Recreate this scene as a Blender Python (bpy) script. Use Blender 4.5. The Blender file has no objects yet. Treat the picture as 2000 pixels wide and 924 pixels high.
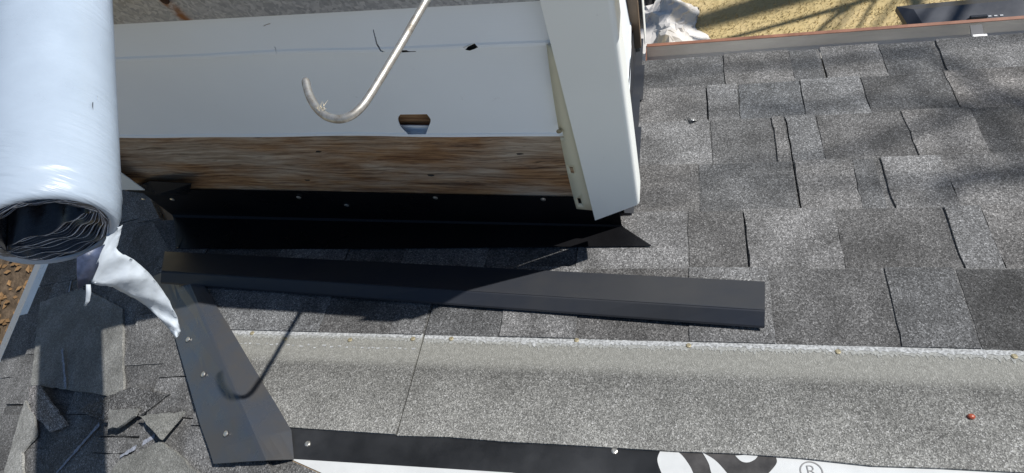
import bpy, bmesh, math, random
from mathutils import Vector, Matrix

# ------------------------------------------------------------------ camera, sky, sun, exposure
scene = bpy.context.scene
CAM_Z = 3.9                                    # metres above the lawn
PITCH = math.radians(18.43)                    # 4:12 roof
CP, SP, TP = math.cos(PITCH), math.sin(PITCH), math.tan(PITCH)
FPX = 1339.0                                   # focal length in pixels of the 2000 px wide photograph
ROT = Matrix(((0.9713, 0.0099, 0.2376), (0.0951, 0.8991, -0.4273), (-0.2179, 0.4376, 0.8724)))
q = ROT.to_quaternion(); q.normalize(); ROT = q.to_matrix()
cam_data = bpy.data.cameras.new('camera'); cam = bpy.data.objects.new('camera', cam_data)
scene.collection.objects.link(cam)
cam.matrix_world = Matrix.Translation((0, 0, CAM_Z)) @ ROT.to_4x4()
cam_data.sensor_fit = 'HORIZONTAL'; cam_data.sensor_width = 36.0; cam_data.lens = 36.0 * FPX / 2000.0
cam_data.clip_start = 0.02; cam_data.clip_end = 500.0
scene.camera = cam

SUN = Vector((0.765, 0.345, 1.0)).normalized()   # direction towards the sun
world = bpy.data.worlds.new('World'); scene.world = world; world.use_nodes = True
wn = world.node_tree
sky = wn.nodes.new('ShaderNodeTexSky'); sky.sky_type = 'NISHITA'; sky.sun_disc = False; sky.air_density = 1.3; sky.dust_density = 0.25; sky.ozone_density = 4.0
sky.sun_elevation = math.asin(SUN.z); sky.sun_rotation = math.atan2(SUN.x, SUN.y)
wn.nodes['Background'].inputs['Strength'].default_value = 0.06
wn.links.new(sky.outputs['Color'], wn.nodes['Background'].inputs['Color'])
sun_data = bpy.data.lights.new('sun', 'SUN'); sun_data.energy = 5.0; sun_data.angle = math.radians(0.53)
sun_data.color = (1.0, 0.965, 0.91)
sun = bpy.data.objects.new('sun', sun_data); scene.collection.objects.link(sun)
sun.rotation_euler = SUN.to_track_quat('Z', 'Y').to_euler(); sun.location = (6, 4, 12)
scene.view_settings.view_transform = 'Standard'; scene.view_settings.look = 'None'
scene.view_settings.gamma = 1.0; scene.view_settings.use_curve_mapping = False
scene.view_settings.exposure = 0.28

# ------------------------------------------------------------------ helpers
rnd = random.Random(7)
COL = scene.collection
D0 = 0.9145                                    # camera height square to the front roof plane
NF = Vector((0, SP, CP)); SF = Vector((0, CP, -SP))        # front plane: normal, downslope
NL = Vector((-SP, 0, CP)); SL = Vector((-CP, 0, -SP))      # left plane: normal, downslope
HIP = Vector((-0.944, 0.438, -1.110 + CAM_Z))              # a point on the hip line
C0 = Vector((0, 0, CAM_Z))

def ray(x, y):
    v = ROT @ Vector((x - 1000.0, 462.0 - y, -FPX)); return v.normalized()
def at(x, y, dist): return C0 + ray(x, y) * dist
def on_front(x, y, h=0.0):
    r = ray(x, y); return C0 + r * ((h - D0) / r.dot(NF))
def on_left(x, y, h=0.0):
    r = ray(x, y); return C0 + r * (((HIP - C0).dot(NL) + h) / r.dot(NL))
def on_y(x, y, yy):
    r = ray(x, y); return C0 + r * (yy / r.y)
def on_z(x, y, z):
    r = ray(x, y); return C0 + r * ((z - CAM_Z) / r.z)
def F(X, S, h=0.0): return C0 + Vector((X, 0, 0)) + SF * S + NF * (h - D0)
def fx(x, y): return on_front(x, y).x
def fs(x, y): return (on_front(x, y) - C0).dot(SF)
def L(Y, X, h=0.0):                            # left plane by plan position
    return Vector((X, Y, HIP.z + (X - HIP.x) * TP)) + NL * h
def hip_x(S): return HIP.x - ((S - (HIP - C0).dot(SF)) * CP)

def link(o, parent=None):
    COL.objects.link(o)
    if parent is not None: o.parent = parent
    return o
ORG = {}
def empty(name, loc, label=None, cat=None, group=None, kind=None):
    o = bpy.data.objects.new(name, None); o.empty_display_size = 0.05; o.location = loc
    ORG[o] = Vector(loc); link(o); tag(o, label, cat, group, kind); return o
def tag(o, label=None, cat=None, group=None, kind=None):
    if label: o['label'] = label
    if cat: o['category'] = cat
    if group: o['group'] = group
    if kind: o['kind'] = kind
    return o
def mobj(name, verts, faces, mat, parent=None, uvs=None, smooth=False, color=None, mats=None, fmat=None):
    """one mesh object from world-space vertices; its origin is put at its base"""
    vs = [Vector(v) for v in verts]
    n = len(vs)
    org = Vector((sum(v.x for v in vs) / n, sum(v.y for v in vs) / n, min(v.z for v in vs)))
    me = bpy.data.meshes.new(name)
    me.from_pydata([tuple(v - org) for v in vs], [], faces)
    if uvs is not None:
        lay = me.uv_layers.new(name='UVMap')
        for lp in me.loops: lay.data[lp.index].uv = uvs[lp.vertex_index]
    for m in (mats or [mat]): me.materials.append(m)
    if fmat:
        for p, i in zip(me.polygons, fmat): p.material_index = i
    if smooth:
        for p in me.polygons: p.use_smooth = True
    me.update()
    o = bpy.data.objects.new(name, me); link(o, parent)
    o.location = org - (ORG[parent] if parent is not None else Vector())
    ORG[o] = org
    if color is not None: o.color = (color[0], color[1], color[2], 1) if hasattr(color, '__len__') else (color, color, color, 1)
    return o
def dup(src, loc, parent=None, rot=None):
    o = src.copy(); link(o, None); o.parent = parent
    o.location = Vector(loc) - (ORG[parent] if parent is not None else Vector())
    if rot is not None: o.rotation_euler = rot
    ORG[o] = Vector(loc); return o
def prism(poly, bot, top, P, name, mat, parent=None, color=None, uvo=(0, 0), smooth=False):
    """poly: list of (a,b); P(a,b,h) -> world; bot/top: height functions of (a,b)"""
    n = len(poly)
    vs = [P(a, b, bot(a, b)) for a, b in poly] + [P(a, b, top(a, b)) for a, b in poly]
    area = sum(poly[i][0] * poly[(i + 1) % n][1] - poly[(i + 1) % n][0] * poly[i][1] for i in range(n))
    fs_ = [tuple(range(n, 2 * n)), tuple(reversed(range(n)))] + [(i, (i + 1) % n, n + (i + 1) % n, n + i) for i in range(n)]
    uv = [(a + uvo[0], b + uvo[1]) for a, b in poly] * 2
    nrm = (vs[n + 1] - vs[n]).cross(vs[n + 2] - vs[n + 1])
    me_o = mobj(name, vs, fs_, mat, parent, uv, smooth, color)
    bm = bmesh.new(); bm.from_mesh(me_o.data); bmesh.ops.recalc_face_normals(bm, faces=bm.faces); bm.to_mesh(me_o.data); bm.free()
    return me_o
def clip(poly, fn):
    """keep the part of poly where fn(a,b) >= 0 (fn linear)"""
    out = []
    for i in range(len(poly)):
        p, q_ = poly[i], poly[(i + 1) % len(poly)]
        fp, fq = fn(*p), fn(*q_)
        if fp >= 0: out.append(p)
        if fp * fq < 0:
            t = fp / (fp - fq); out.append((p[0] + t * (q_[0] - p[0]), p[1] + t * (q_[1] - p[1])))
    return out
def recalc(o):
    bm = bmesh.new(); bm.from_mesh(o.data); bmesh.ops.recalc_face_normals(bm, faces=bm.faces); bm.to_mesh(o.data); bm.free(); return o
def box(name, o, ax, ay, az, mat, parent=None, bevel=0.0, color=None):
    """box from corner o along three world vectors"""
    o, ax, ay, az = Vector(o), Vector(ax), Vector(ay), Vector(az)
    vs = [o, o + ax, o + ax + ay, o + ay, o + az, o + ax + az, o + ax + ay + az, o + ay + az]
    ob = mobj(name, vs, [(3, 2, 1, 0), (4, 5, 6, 7), (0, 1, 5, 4), (1, 2, 6, 5), (2, 3, 7, 6), (3, 0, 4, 7)], mat, parent, color=color)
    bm = bmesh.new(); bm.from_mesh(ob.data); bmesh.ops.recalc_face_normals(bm, faces=bm.faces)
    if bevel > 0: bmesh.ops.bevel(bm, geom=bm.edges[:], offset=bevel, segments=2, affect='EDGES')
    bm.to_mesh(ob.data); bm.free(); return ob
def sheet(name, grid, thick, mat, parent=None, smooth=True, uvscale=None, color=None):
    """grid[i][j] of world points -> a thin closed shell"""
    m, n = len(grid), len(grid[0])
    nr = [[None] * n for _ in range(m)]
    for i in range(m):
        for j in range(n):
            u = grid[min(i + 1, m - 1)][j] - grid[max(i - 1, 0)][j]; v = grid[i][min(j + 1, n - 1)] - grid[i][max(j - 1, 0)]
            w = u.cross(v); nr[i][j] = w.normalized() if w.length > 1e-12 else Vector((0, 0, 1))
    vs = [grid[i][j] for i in range(m) for j in range(n)] + [grid[i][j] - nr[i][j] * thick for i in range(m) for j in range(n)]
    k = m * n; fc = []
    for i in range(m - 1):
        for j in range(n - 1):
            a, b, c, d = i * n + j, (i + 1) * n + j, (i + 1) * n + j + 1, i * n + j + 1
            fc += [(a, b, c, d), (k + d, k + c, k + b, k + a)]
    rim = [(i * n, (i + 1) * n) for i in range(m - 1)] + [((m - 1) * n + j, (m - 1) * n + j + 1) for j in range(n - 1)] + \
          [((i + 1) * n + n - 1, i * n + n - 1) for i in range(m - 1)] + [(j + 1, j) for j in range(n - 1)]
    fc += [(b, a, k + a, k + b) for a, b in rim]
    acc = [0.0]
    uv = [(i / max(m - 1, 1), j / max(n - 1, 1)) for i in range(m) for j in range(n)] * 2
    return recalc(mobj(name, vs, fc, mat, parent, uv, smooth, color))
def tube(name, pts, rad, mat, parent=None, seg=10, cap=True):
    pts = [Vector(p) for p in pts]; n = len(pts)
    rads = rad if hasattr(rad, '__len__') else [rad] * n
    vs, fc = [], []; prev = None
    for i, p in enumerate(pts):
        t = (pts[min(i + 1, n - 1)] - pts[max(i - 1, 0)]).normalized()
        if prev is None:
            a = Vector((0, 0, 1)) if abs(t.z) < 0.9 else Vector((1, 0, 0)); u = t.cross(a).normalized()
        else:
            u = (prev - t * prev.dot(t)).normalized()
        prev = u; w = t.cross(u)
        for k in range(seg):
            an = 2 * math.pi * k / seg; vs.append(p + (u * math.cos(an) + w * math.sin(an)) * rads[i])
    for i in range(n - 1):
        for k in range(seg):
            fc.append((i * seg + k, i * seg + (k + 1) % seg, (i + 1) * seg + (k + 1) % seg, (i + 1) * seg + k))
    if cap: fc += [tuple(reversed(range(seg))), tuple((n - 1) * seg + k for k in range(seg))]
    return recalc(mobj(name, vs, fc, mat, parent, smooth=True))
def smoothline(pts, k=6):
    """Catmull-Rom through points"""
    out = []; P = [Vector(p) for p in pts]
    for i in range(len(P) - 1):
        p0, p1, p2, p3 = P[max(i - 1, 0)], P[i], P[i + 1], P[min(i + 2, len(P) - 1)]
        for s in range(k):
            t = s / k
            out.append(0.5 * ((2 * p1) + (p2 - p0) * t + (2 * p0 - 5 * p1 + 4 * p2 - p3) * t * t + (3 * p1 - p0 - 3 * p2 + p3) * t ** 3))
    out.append(P[-1]); return out

# ------------------------------------------------------------------ materials
def new_mat(name):
    m = bpy.data.materials.new(name); m.use_nodes = True
    nt = m.node_tree; b = nt.nodes['Principled BSDF']
    return m, nt, b
def N(nt, t, **kw):
    n = nt.nodes.new(t)
    for k, v in kw.items():
        if k in n.inputs: n.inputs[k].default_value = v
        else: setattr(n, k, v)
    return n
def ramp(nt, stops, src):
    r = nt.nodes.new('ShaderNodeValToRGB'); e = r.color_ramp.elements
    while len(e) < len(stops): e.new(0.5)
    for el, (p, c) in zip(e, stops):
        el.position = p; el.color = (*c, 1) if hasattr(c, '__len__') else (c, c, c, 1)
    nt.links.new(src, r.inputs['Fac']); return r
def mix(nt, mode, a, b, fac=1.0):
    m = nt.nodes.new('ShaderNodeMix'); m.data_type = 'RGBA'; m.blend_type = mode
    for sock, val in ((m.inputs['Factor'], fac), (m.inputs['A'], a), (m.inputs['B'], b)):
        if hasattr(val, 'links') or isinstance(val, bpy.types.NodeSocket): nt.links.new(val, sock)
        elif hasattr(val, '__len__'): sock.default_value = (*val, 1)
        else: sock.default_value = val
    return m.outputs['Result']
def bump(nt, b, h, strength, dist):
    bp = N(nt, 'ShaderNodeBump', Strength=strength, Distance=dist); nt.links.new(h, bp.inputs['Height'])
    nt.links.new(bp.outputs['Normal'], b.inputs['Normal']); return bp

def granule_mat(name, stops, smooth_band=False, scale=560.0, patch=0.35, use_uv=True):
    m, nt, b = new_mat(name)
    co = N(nt, 'ShaderNodeTexCoord').outputs['UV' if use_uv else 'Object']
    vo = N(nt, 'ShaderNodeTexVoronoi', Scale=scale); nt.links.new(co, vo.inputs['Vector'])
    bw = N(nt, 'ShaderNodeSeparateColor'); nt.links.new(vo.outputs['Color'], bw.inputs['Color'])
    r = ramp(nt, stops, bw.outputs['Red'])
    n1 = N(nt, 'ShaderNodeTexNoise', Scale=13.0, Detail=3.0, Roughness=0.5); nt.links.new(co, n1.inputs['Vector'])
    n2 = N(nt, 'ShaderNodeTexNoise', Scale=120.0, Detail=3.0, Roughness=0.7); nt.links.new(co, n2.inputs['Vector'])
    p1 = ramp(nt, [(0.33, 1 - patch), (0.67, 1 + patch * 0.7)], n1.outputs['Fac'])
    p2 = ramp(nt, [(0.3, 0.82), (0.7, 1.16)], n2.outputs['Fac'])
    c = mix(nt, 'MULTIPLY', r.outputs['Color'], p1.outputs['Color'])
    c = mix(nt, 'MULTIPLY', c, p2.outputs['Color'])
    oi = N(nt, 'ShaderNodeObjectInfo'); c = mix(nt, 'MULTIPLY', c, oi.outputs['Color'])
    if smooth_band:                            # the smoother nailing band and the granule-covered head lap, by distance from the butt edge
        sp = N(nt, 'ShaderNodeSeparateXYZ'); nt.links.new(co, sp.inputs['Vector'])
        nz = N(nt, 'ShaderNodeMath', operation='MULTIPLY_ADD'); nz.inputs[1].default_value = 0.018
        nt.links.new(n2.outputs['Fac'], nz.inputs[0]); nt.links.new(sp.outputs['Y'], nz.inputs[2])
        band = ramp(nt, [(0.0, 0), (0.150, 0), (0.156, 1), (0.200, 0.9), (0.222, 0.0), (1.0, 0)], nz.outputs[0])
        tb = ramp(nt, [(0.0, 1.0), (0.20, 1.0), (0.215, 0.74), (0.25, 0.86), (0.33, 1.12)], nz.outputs[0])
        c = mix(nt, 'MULTIPLY', c, tb.outputs['Color'])
        c = mix(nt, 'MIX', c, (0.225, 0.225, 0.205), band.outputs['Color'])
        bandf = N(nt, 'ShaderNodeMath', operation='MULTIPLY'); nt.links.new(band.outputs['Color'], bandf.inputs[0]); bandf.inputs[1].default_value = 0.7
        c2 = mix(nt, 'MIX', r.outputs['Color'], (0.225, 0.225, 0.205), bandf.outputs[0])
        c2 = mix(nt, 'MULTIPLY', c2, p2.outputs['Color'])
        c = mix(nt, 'MIX', c, c2, band.outputs['Color'])
    nt.links.new(c, b.inputs['Base Color'])
    b.inputs['Roughness'].default_value = 0.85; b.inputs['Specular IOR Level'].default_value = 0.35
    bump(nt, b, vo.outputs['Distance'], 0.7, 0.0009)
    return m
M = {}
M['shingle'] = granule_mat('asphalt_granules', [(0.0, 0.05), (0.35, 0.1), (0.7, 0.145), (0.88, 0.19), (0.97, 0.27), (1.0, 0.32)], patch=0.34)
M['headlap'] = granule_mat('asphalt_headlap', [(0.0, (0.075, 0.075, 0.072)), (0.4, (0.145, 0.145, 0.138)), (0.75, (0.21, 0.21, 0.2)), (0.95, (0.31, 0.31, 0.295)), (1.0, 0.4)], smooth_band=True, patch=0.16, scale=680.0)
M['talc'] = granule_mat('talc_back', [(0.0, (0.14, 0.141, 0.135)), (0.6, (0.22, 0.222, 0.21)), (1.0, (0.32, 0.32, 0.31))], patch=0.25, use_uv=False)
M['scrapgran'] = granule_mat('scrap_granules', [(0.0, 0.03), (0.4, 0.08), (0.75, 0.15), (0.95, 0.3), (1.0, 0.42)], use_uv=False)

def simple(name, col, rough=0.5, metal=0.0, spec=0.5, noise=None, bumpv=None, stretch=None, coat=0.0):
    m, nt, b = new_mat(name)
    b.inputs['Base Color'].default_value = (*col, 1); b.inputs['Roughness'].default_value = rough
    b.inputs['Metallic'].default_value = metal; b.inputs['Specular IOR Level'].default_value = spec
    b.inputs['Coat Weight'].default_value = coat
    tc = N(nt, 'ShaderNodeTexCoord'); src = tc.outputs['Object']
    if stretch:
        mp = N(nt, 'ShaderNodeMapping', Scale=stretch); nt.links.new(src, mp.inputs['Vector']); src = mp.outputs['Vector']
    if noise:
        sc, amt, ramt = noise
        nz = N(nt, 'ShaderNodeTexNoise', Scale=sc, Detail=6.0, Roughness=0.62); nt.links.new(src, nz.inputs['Vector'])
        r = ramp(nt, [(0.32, tuple(c * (1 - amt) for c in col)), (0.68, tuple(min(1, c * (1 + amt)) for c in col))], nz.outputs['Fac'])
        nt.links.new(r.outputs['Color'], b.inputs['Base Color'])
        if ramt:
            rr = ramp(nt, [(0.3, max(0.03, rough - ramt)), (0.7, min(1, rough + ramt))], nz.outputs['Fac'])
            nt.links.new(rr.outputs['Color'], b.inputs['Roughness'])
    if bumpv:
        sc, st, ds = bumpv
        nb = N(nt, 'ShaderNodeTexNoise', Scale=sc, Detail=5.0); nt.links.new(src, nb.inputs['Vector'])
        bump(nt, b, nb.outputs['Fac'], st, ds)
    return m
M['black_metal'] = simple('black_painted_metal', (0.03, 0.034, 0.042), 0.3, 0.0, 0.7, (7.0, 0.4, 0.12), (3.0, 0.25, 0.01))
def blotchy(m, a, b_, sc, r0=0.2, r1=0.42):
    nt = m.node_tree; b = nt.nodes['Principled BSDF']; tc = N(nt, 'ShaderNodeTexCoord')
    n1 = N(nt, 'ShaderNodeTexNoise', Scale=sc, Detail=5.0, Roughness=0.6); nt.links.new(tc.outputs['Object'], n1.inputs['Vector'])
    mp = N(nt, 'ShaderNodeMapping', Scale=(40.0, 9.0, 40.0), Rotation=(0.3, 0.2, 0.7)); nt.links.new(tc.outputs['Object'], mp.inputs['Vector'])
    n2 = N(nt, 'ShaderNodeTexNoise', Scale=6.0, Detail=6.0, Roughness=0.8); nt.links.new(mp.outputs['Vector'], n2.inputs['Vector'])
    c = ramp(nt, [(0.36, a), (0.6, b_)], n1.outputs['Fac']).outputs['Color']
    sc_ = ramp(nt, [(0.0, 0.0), (0.67, 0.0), (0.74, 0.5)], n2.outputs['Fac'])
    c = mix(nt, 'MIX', c, (0.16, 0.16, 0.165), sc_.outputs['Color']); nt.links.new(c, b.inputs['Base Color'])
    rr = ramp(nt, [(0.35, r0), (0.65, r1)], n1.outputs['Fac']); nt.links.new(rr.outputs['Color'], b.inputs['Roughness'])
blotchy(M['black_metal'], (0.042, 0.052, 0.07), (0.052, 0.052, 0.054), 9.0)  # blue sky sheen is put into the base colour blotches
M['drip_metal'] = simple('charcoal_painted_metal', (0.024, 0.026, 0.032), 0.34, 0.0, 0.3, (5.0, 0.25, 0.08), (4.0, 0.15, 0.006))
blotchy(M['drip_metal'], (0.026, 0.03, 0.04), (0.036, 0.038, 0.043), 5.0, 0.36, 0.5)
M['shadow_metal'] = simple('black_back_flashing', (0.007, 0.007, 0.008), 0.3, 0.0, 0.22, (5.0, 0.3, 0.08), (2.5, 0.2, 0.008))  # near-black base also carries the shade at the chimney's foot
M['head_metal'] = simple('black_strip_metal', (0.017, 0.018, 0.02), 0.38, 0.0, 0.4, (9.0, 0.5, 0.12), (5.0, 0.2, 0.006))
M['nail'] = simple('galvanised_nail', (0.62, 0.60, 0.55), 0.35, 0.85, 0.5, (300.0, 0.3, 0.1))
M['brass_nail'] = simple('brass_nail', (0.27, 0.235, 0.15), 0.55, 0.3, 0.5, (300.0, 0.35, 0.1))
M['alu'] = simple('mill_aluminium', (0.62, 0.63, 0.64), 0.38, 0.9, 0.5, (40.0, 0.12, 0.1))
M['drip_white'] = simple('pale_drip_edge', (0.78, 0.8, 0.83), 0.3, 0.1, 0.5, (20.0, 0.1, 0.08))
M['gutter_in'] = simple('weathered_gutter_inside', (0.48, 0.47, 0.45), 0.5, 0.15, 0.4, (9.0, 0.25, 0.1), None, (0.4, 1, 1))
M['gutter_brown'] = simple('brown_gutter_paint', (0.21, 0.095, 0.058), 0.45, 0.0, 0.5, (14.0, 0.3, 0.1))
M['film'] = simple('white_film', (0.31, 0.372, 0.452), 0.33, 0.0, 0.5, (14.0, 0.06, 0.08), (30.0, 0.2, 0.003))
def film_wrinkle():
    m = M['film']; nt = m.node_tree; b = nt.nodes['Principled BSDF']
    tc = N(nt, 'ShaderNodeTexCoord'); mp = N(nt, 'ShaderNodeMapping', Rotation=(0, 0, -0.43), Scale=(26.0, 170.0, 26.0)); nt.links.new(tc.outputs['Object'], mp.inputs['Vector'])
    w = N(nt, 'ShaderNodeTexNoise', Scale=1.0, Detail=3.0, Roughness=0.5); nt.links.new(mp.outputs['Vector'], w.inputs['Vector'])
    k = N(nt, 'ShaderNodeTexNoise', Scale=9.0, Detail=2.0); nt.links.new(tc.outputs['Object'], k.inputs['Vector'])
    kr = ramp(nt, [(0.48, 0.0), (0.66, 1.0)], k.outputs['Fac'])
    h = N(nt, 'ShaderNodeMath', operation='MULTIPLY'); nt.links.new(w.outputs['Fac'], h.inputs[0]); nt.links.new(kr.outputs['Color'], h.inputs[1])
    bump(nt, b, h.outputs[0], 0.55, 0.0035)
film_wrinkle()
M['film_flap'] = simple('white_release_film', (0.42, 0.465, 0.515), 0.6, 0.0, 0.3, (30.0, 0.04, 0.06), (45.0, 0.35, 0.003))
M['layers'] = simple('black_membrane_edges', (0.012, 0.013, 0.018), 0.3, 0.0, 0.6, (60.0, 0.6, 0.14), (120.0, 0.4, 0.001))
M['membrane_blue'] = simple('dark_blue_membrane', (0.045, 0.06, 0.11), 0.42, 0.0, 0.5, (90.0, 0.4, 0.1), (160.0, 0.5, 0.001))
M['membrane_edge'] = simple('membrane_cut_edges', (0.05, 0.06, 0.09), 0.35, 0.0, 0.6, (80.0, 0.6, 0.1))
M['film_edge'] = simple('film_edges', (0.36, 0.4, 0.48), 0.4, 0.0, 0.5, (90.0, 0.6, 0.1))
M['under_white'] = simple('white_underlayment', (0.5, 0.515, 0.52), 0.5, 0.0, 0.4, (15.0, 0.07, 0.08), (120.0, 0.12, 0.001))
M['print_black'] = simple('underlayment_print', (0.045, 0.043, 0.043), 0.5, 0.0, 0.4, (18.0, 0.55, 0.1))
M['print_grey'] = simple('grey_print', (0.2, 0.2, 0.2), 0.5)
M['white_line'] = simple('release_strip', (0.31, 0.32, 0.325), 0.75, 0.0, 0.3, (260.0, 0.55, 0.0))
M['haze_line'] = simple('worn_release_strip', (0.245, 0.25, 0.24), 0.8, 0.0, 0.3, (300.0, 0.4, 0.0))
M['chalk'] = simple('chalk', (0.26, 0.28, 0.33), 0.9, 0.0, 0.2, (220.0, 0.5, 0.0))
M['deck'] = simple('deck_board', (0.3, 0.22, 0.14), 0.8, 0.0, 0.3, (8.0, 0.3, 0.0))
M['brown_trim'] = simple('brown_trim', (0.2, 0.145, 0.1), 0.55, 0.0, 0.4, (10.0, 0.2, 0.1))
M['wall'] = simple('house_siding', (0.6, 0.58, 0.5), 0.55, 0.0, 0.4, (5.0, 0.08, 0.0))
M['white_trim'] = simple('white_trim', (0.76, 0.75, 0.7), 0.45)
M['bark'] = simple('bark', (0.11, 0.085, 0.065), 0.9, 0.0, 0.2, (12.0, 0.4, 0.0), (30.0, 0.6, 0.02), (1, 1, 0.3))
M['seed'] = simple('red_brown_seed', (0.32, 0.07, 0.035), 0.35, 0.0, 0.6, (300.0, 0.3, 0.1))
M['fibre'] = simple('frayed_fibre', (0.55, 0.48, 0.34), 0.8)
M['panel'] = simple('dark_plastic', (0.03, 0.034, 0.045), 0.4, 0.0, 0.5, (3.0, 0.3, 0.1))
M['panel_mark'] = simple('pale_marks', (0.4, 0.42, 0.45), 0.5)
M['tarp'] = simple('grey_plastic_sheet', (0.52, 0.5, 0.48), 0.42, 0.0, 0.5, (4.0, 0.22, 0.1))
M['black_bag'] = simple('black_plastic_bag', (0.018, 0.02, 0.026), 0.3, 0.0, 0.55, (8.0, 0.3, 0.1))
M['dark'] = simple('dark_gap', (0.02, 0.02, 0.02), 0.9)
M['leaf'] = simple('dead_leaf', (0.17, 0.1, 0.045), 0.8, 0.0, 0.3, (3.0, 0.4, 0.0))

def vinyl(name, col, grain=True):
    m, nt, b = new_mat(name)
    tc = N(nt, 'ShaderNodeTexCoord')
    n0 = N(nt, 'ShaderNodeTexNoise', Scale=3.5, Detail=4.0); nt.links.new(tc.outputs['Object'], n0.inputs['Vector'])
    r = ramp(nt, [(0.35, tuple(c * 0.95 for c in col)), (0.65, col)], n0.outputs['Fac'])
    nt.links.new(r.outputs['Color'], b.inputs['Base Color'])
    sm = N(nt, 'ShaderNodeTexNoise', Scale=38.0, Detail=7.0, Roughness=0.75); nt.links.new(tc.outputs['Object'], sm.inputs['Vector'])
    sf = ramp(nt, [(0.0, 1.0), (0.66, 1.0), (0.74, 0.80)], sm.outputs['Fac'])
    cc = mix(nt, 'MULTIPLY', r.outputs['Color'], sf.outputs['Color']); nt.links.new(cc, b.inputs['Base Color'])
    b.inputs['Roughness'].default_value = 0.42; b.inputs['Specular IOR Level'].default_value = 0.45
    if grain:
        mp = N(nt, 'ShaderNodeMapping', Scale=(9.0, 9.0, 260.0)); nt.links.new(tc.outputs['Object'], mp.inputs['Vector'])
        n1 = N(nt, 'ShaderNodeTexNoise', Scale=1.0, Detail=4.0, Roughness=0.55, Distortion=0.4); nt.links.new(mp.outputs['Vector'], n1.inputs['Vector'])
        bump(nt, b, n1.outputs['Fac'], 0.22, 0.0012)
    return m
M['vinyl'] = vinyl('cream_vinyl_siding', (0.80, 0.85, 0.90))
M['vinyl_post'] = vinyl('cream_vinyl_post', (0.80, 0.83, 0.82), False)
M['vinyl_flange'] = vinyl('sunlit_vinyl_flange', (0.66, 0.64, 0.50), False)  # yellow cast of sunlight on the vinyl is put into the base colour

def plywood():
    m, nt, b = new_mat('weathered_plywood')
    tc = N(nt, 'ShaderNodeTexCoord')
    w = N(nt, 'ShaderNodeTexNoise', Scale=3.0, Detail=3.0); mpw = N(nt, 'ShaderNodeMapping', Scale=(2.0, 2.0, 7.0))
    nt.links.new(tc.outputs['Object'], mpw.inputs['Vector']); nt.links.new(mpw.outputs['Vector'], w.inputs['Vector'])
    add = N(nt, 'ShaderNodeVectorMath', operation='MULTIPLY_ADD'); add.inputs[1].default_value = (0.0, 0.0, 0.035)
    nt.links.new(w.outputs['Color'], add.inputs[0]); nt.links.new(tc.outputs['Object'], add.inputs[2])
    mp = N(nt, 'ShaderNodeMapping', Scale=(7.0, 7.0, 150.0)); nt.links.new(add.outputs[0], mp.inputs['Vector'])
    g = N(nt, 'ShaderNodeTexNoise', Scale=1.0, Detail=10.0, Roughness=0.74, Distortion=0.45); nt.links.new(mp.outputs['Vector'], g.inputs['Vector'])
    brown = ramp(nt, [(0.32, (0.04, 0.015, 0.006)), (0.42, (0.14, 0.062, 0.026)), (0.52, (0.30, 0.165, 0.076)), (0.68, (0.46, 0.30, 0.165))], g.outputs['Fac'])
    grey = ramp(nt, [(0.32, (0.06, 0.04, 0.028)), (0.43, (0.25, 0.185, 0.13)), (0.60, (0.48, 0.40, 0.32))], g.outputs['Fac'])
    mp2 = N(nt, 'ShaderNodeMapping', Scale=(2.4, 2.4, 7.0)); nt.links.new(tc.outputs['Object'], mp2.inputs['Vector'])
    p = N(nt, 'ShaderNodeTexNoise', Scale=1.6, Detail=5.0, Roughness=0.6); nt.links.new(mp2.outputs['Vector'], p.inputs['Vector'])
    pf = ramp(nt, [(0.44, 0.0), (0.62, 1.0)], p.outputs['Fac'])
    c = mix(nt, 'MIX', brown.outputs['Color'], grey.outputs['Color'], pf.outputs['Color'])
    nt.links.new(c, b.inputs['Base Color']); b.inputs['Roughness'].default_value = 0.75
    mp3 = N(nt, 'ShaderNodeMapping', Scale=(22.0, 22.0, 420.0)); nt.links.new(add.outputs[0], mp3.inputs['Vector'])
    ck = N(nt, 'ShaderNodeTexNoise', Scale=1.0, Detail=4.0, Roughness=0.6); nt.links.new(mp3.outputs['Vector'], ck.inputs['Vector'])
    cr = ramp(nt, [(0.30, 0.25), (0.38, 1.0)], ck.outputs['Fac'])
    c = mix(nt, 'MULTIPLY', c, cr.outputs['Color']); nt.links.new(c, b.inputs['Base Color'])
    bump(nt, b, g.outputs['Fac'], 0.8, 0.003)
    return m
M['plywood'] = plywood()

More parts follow.
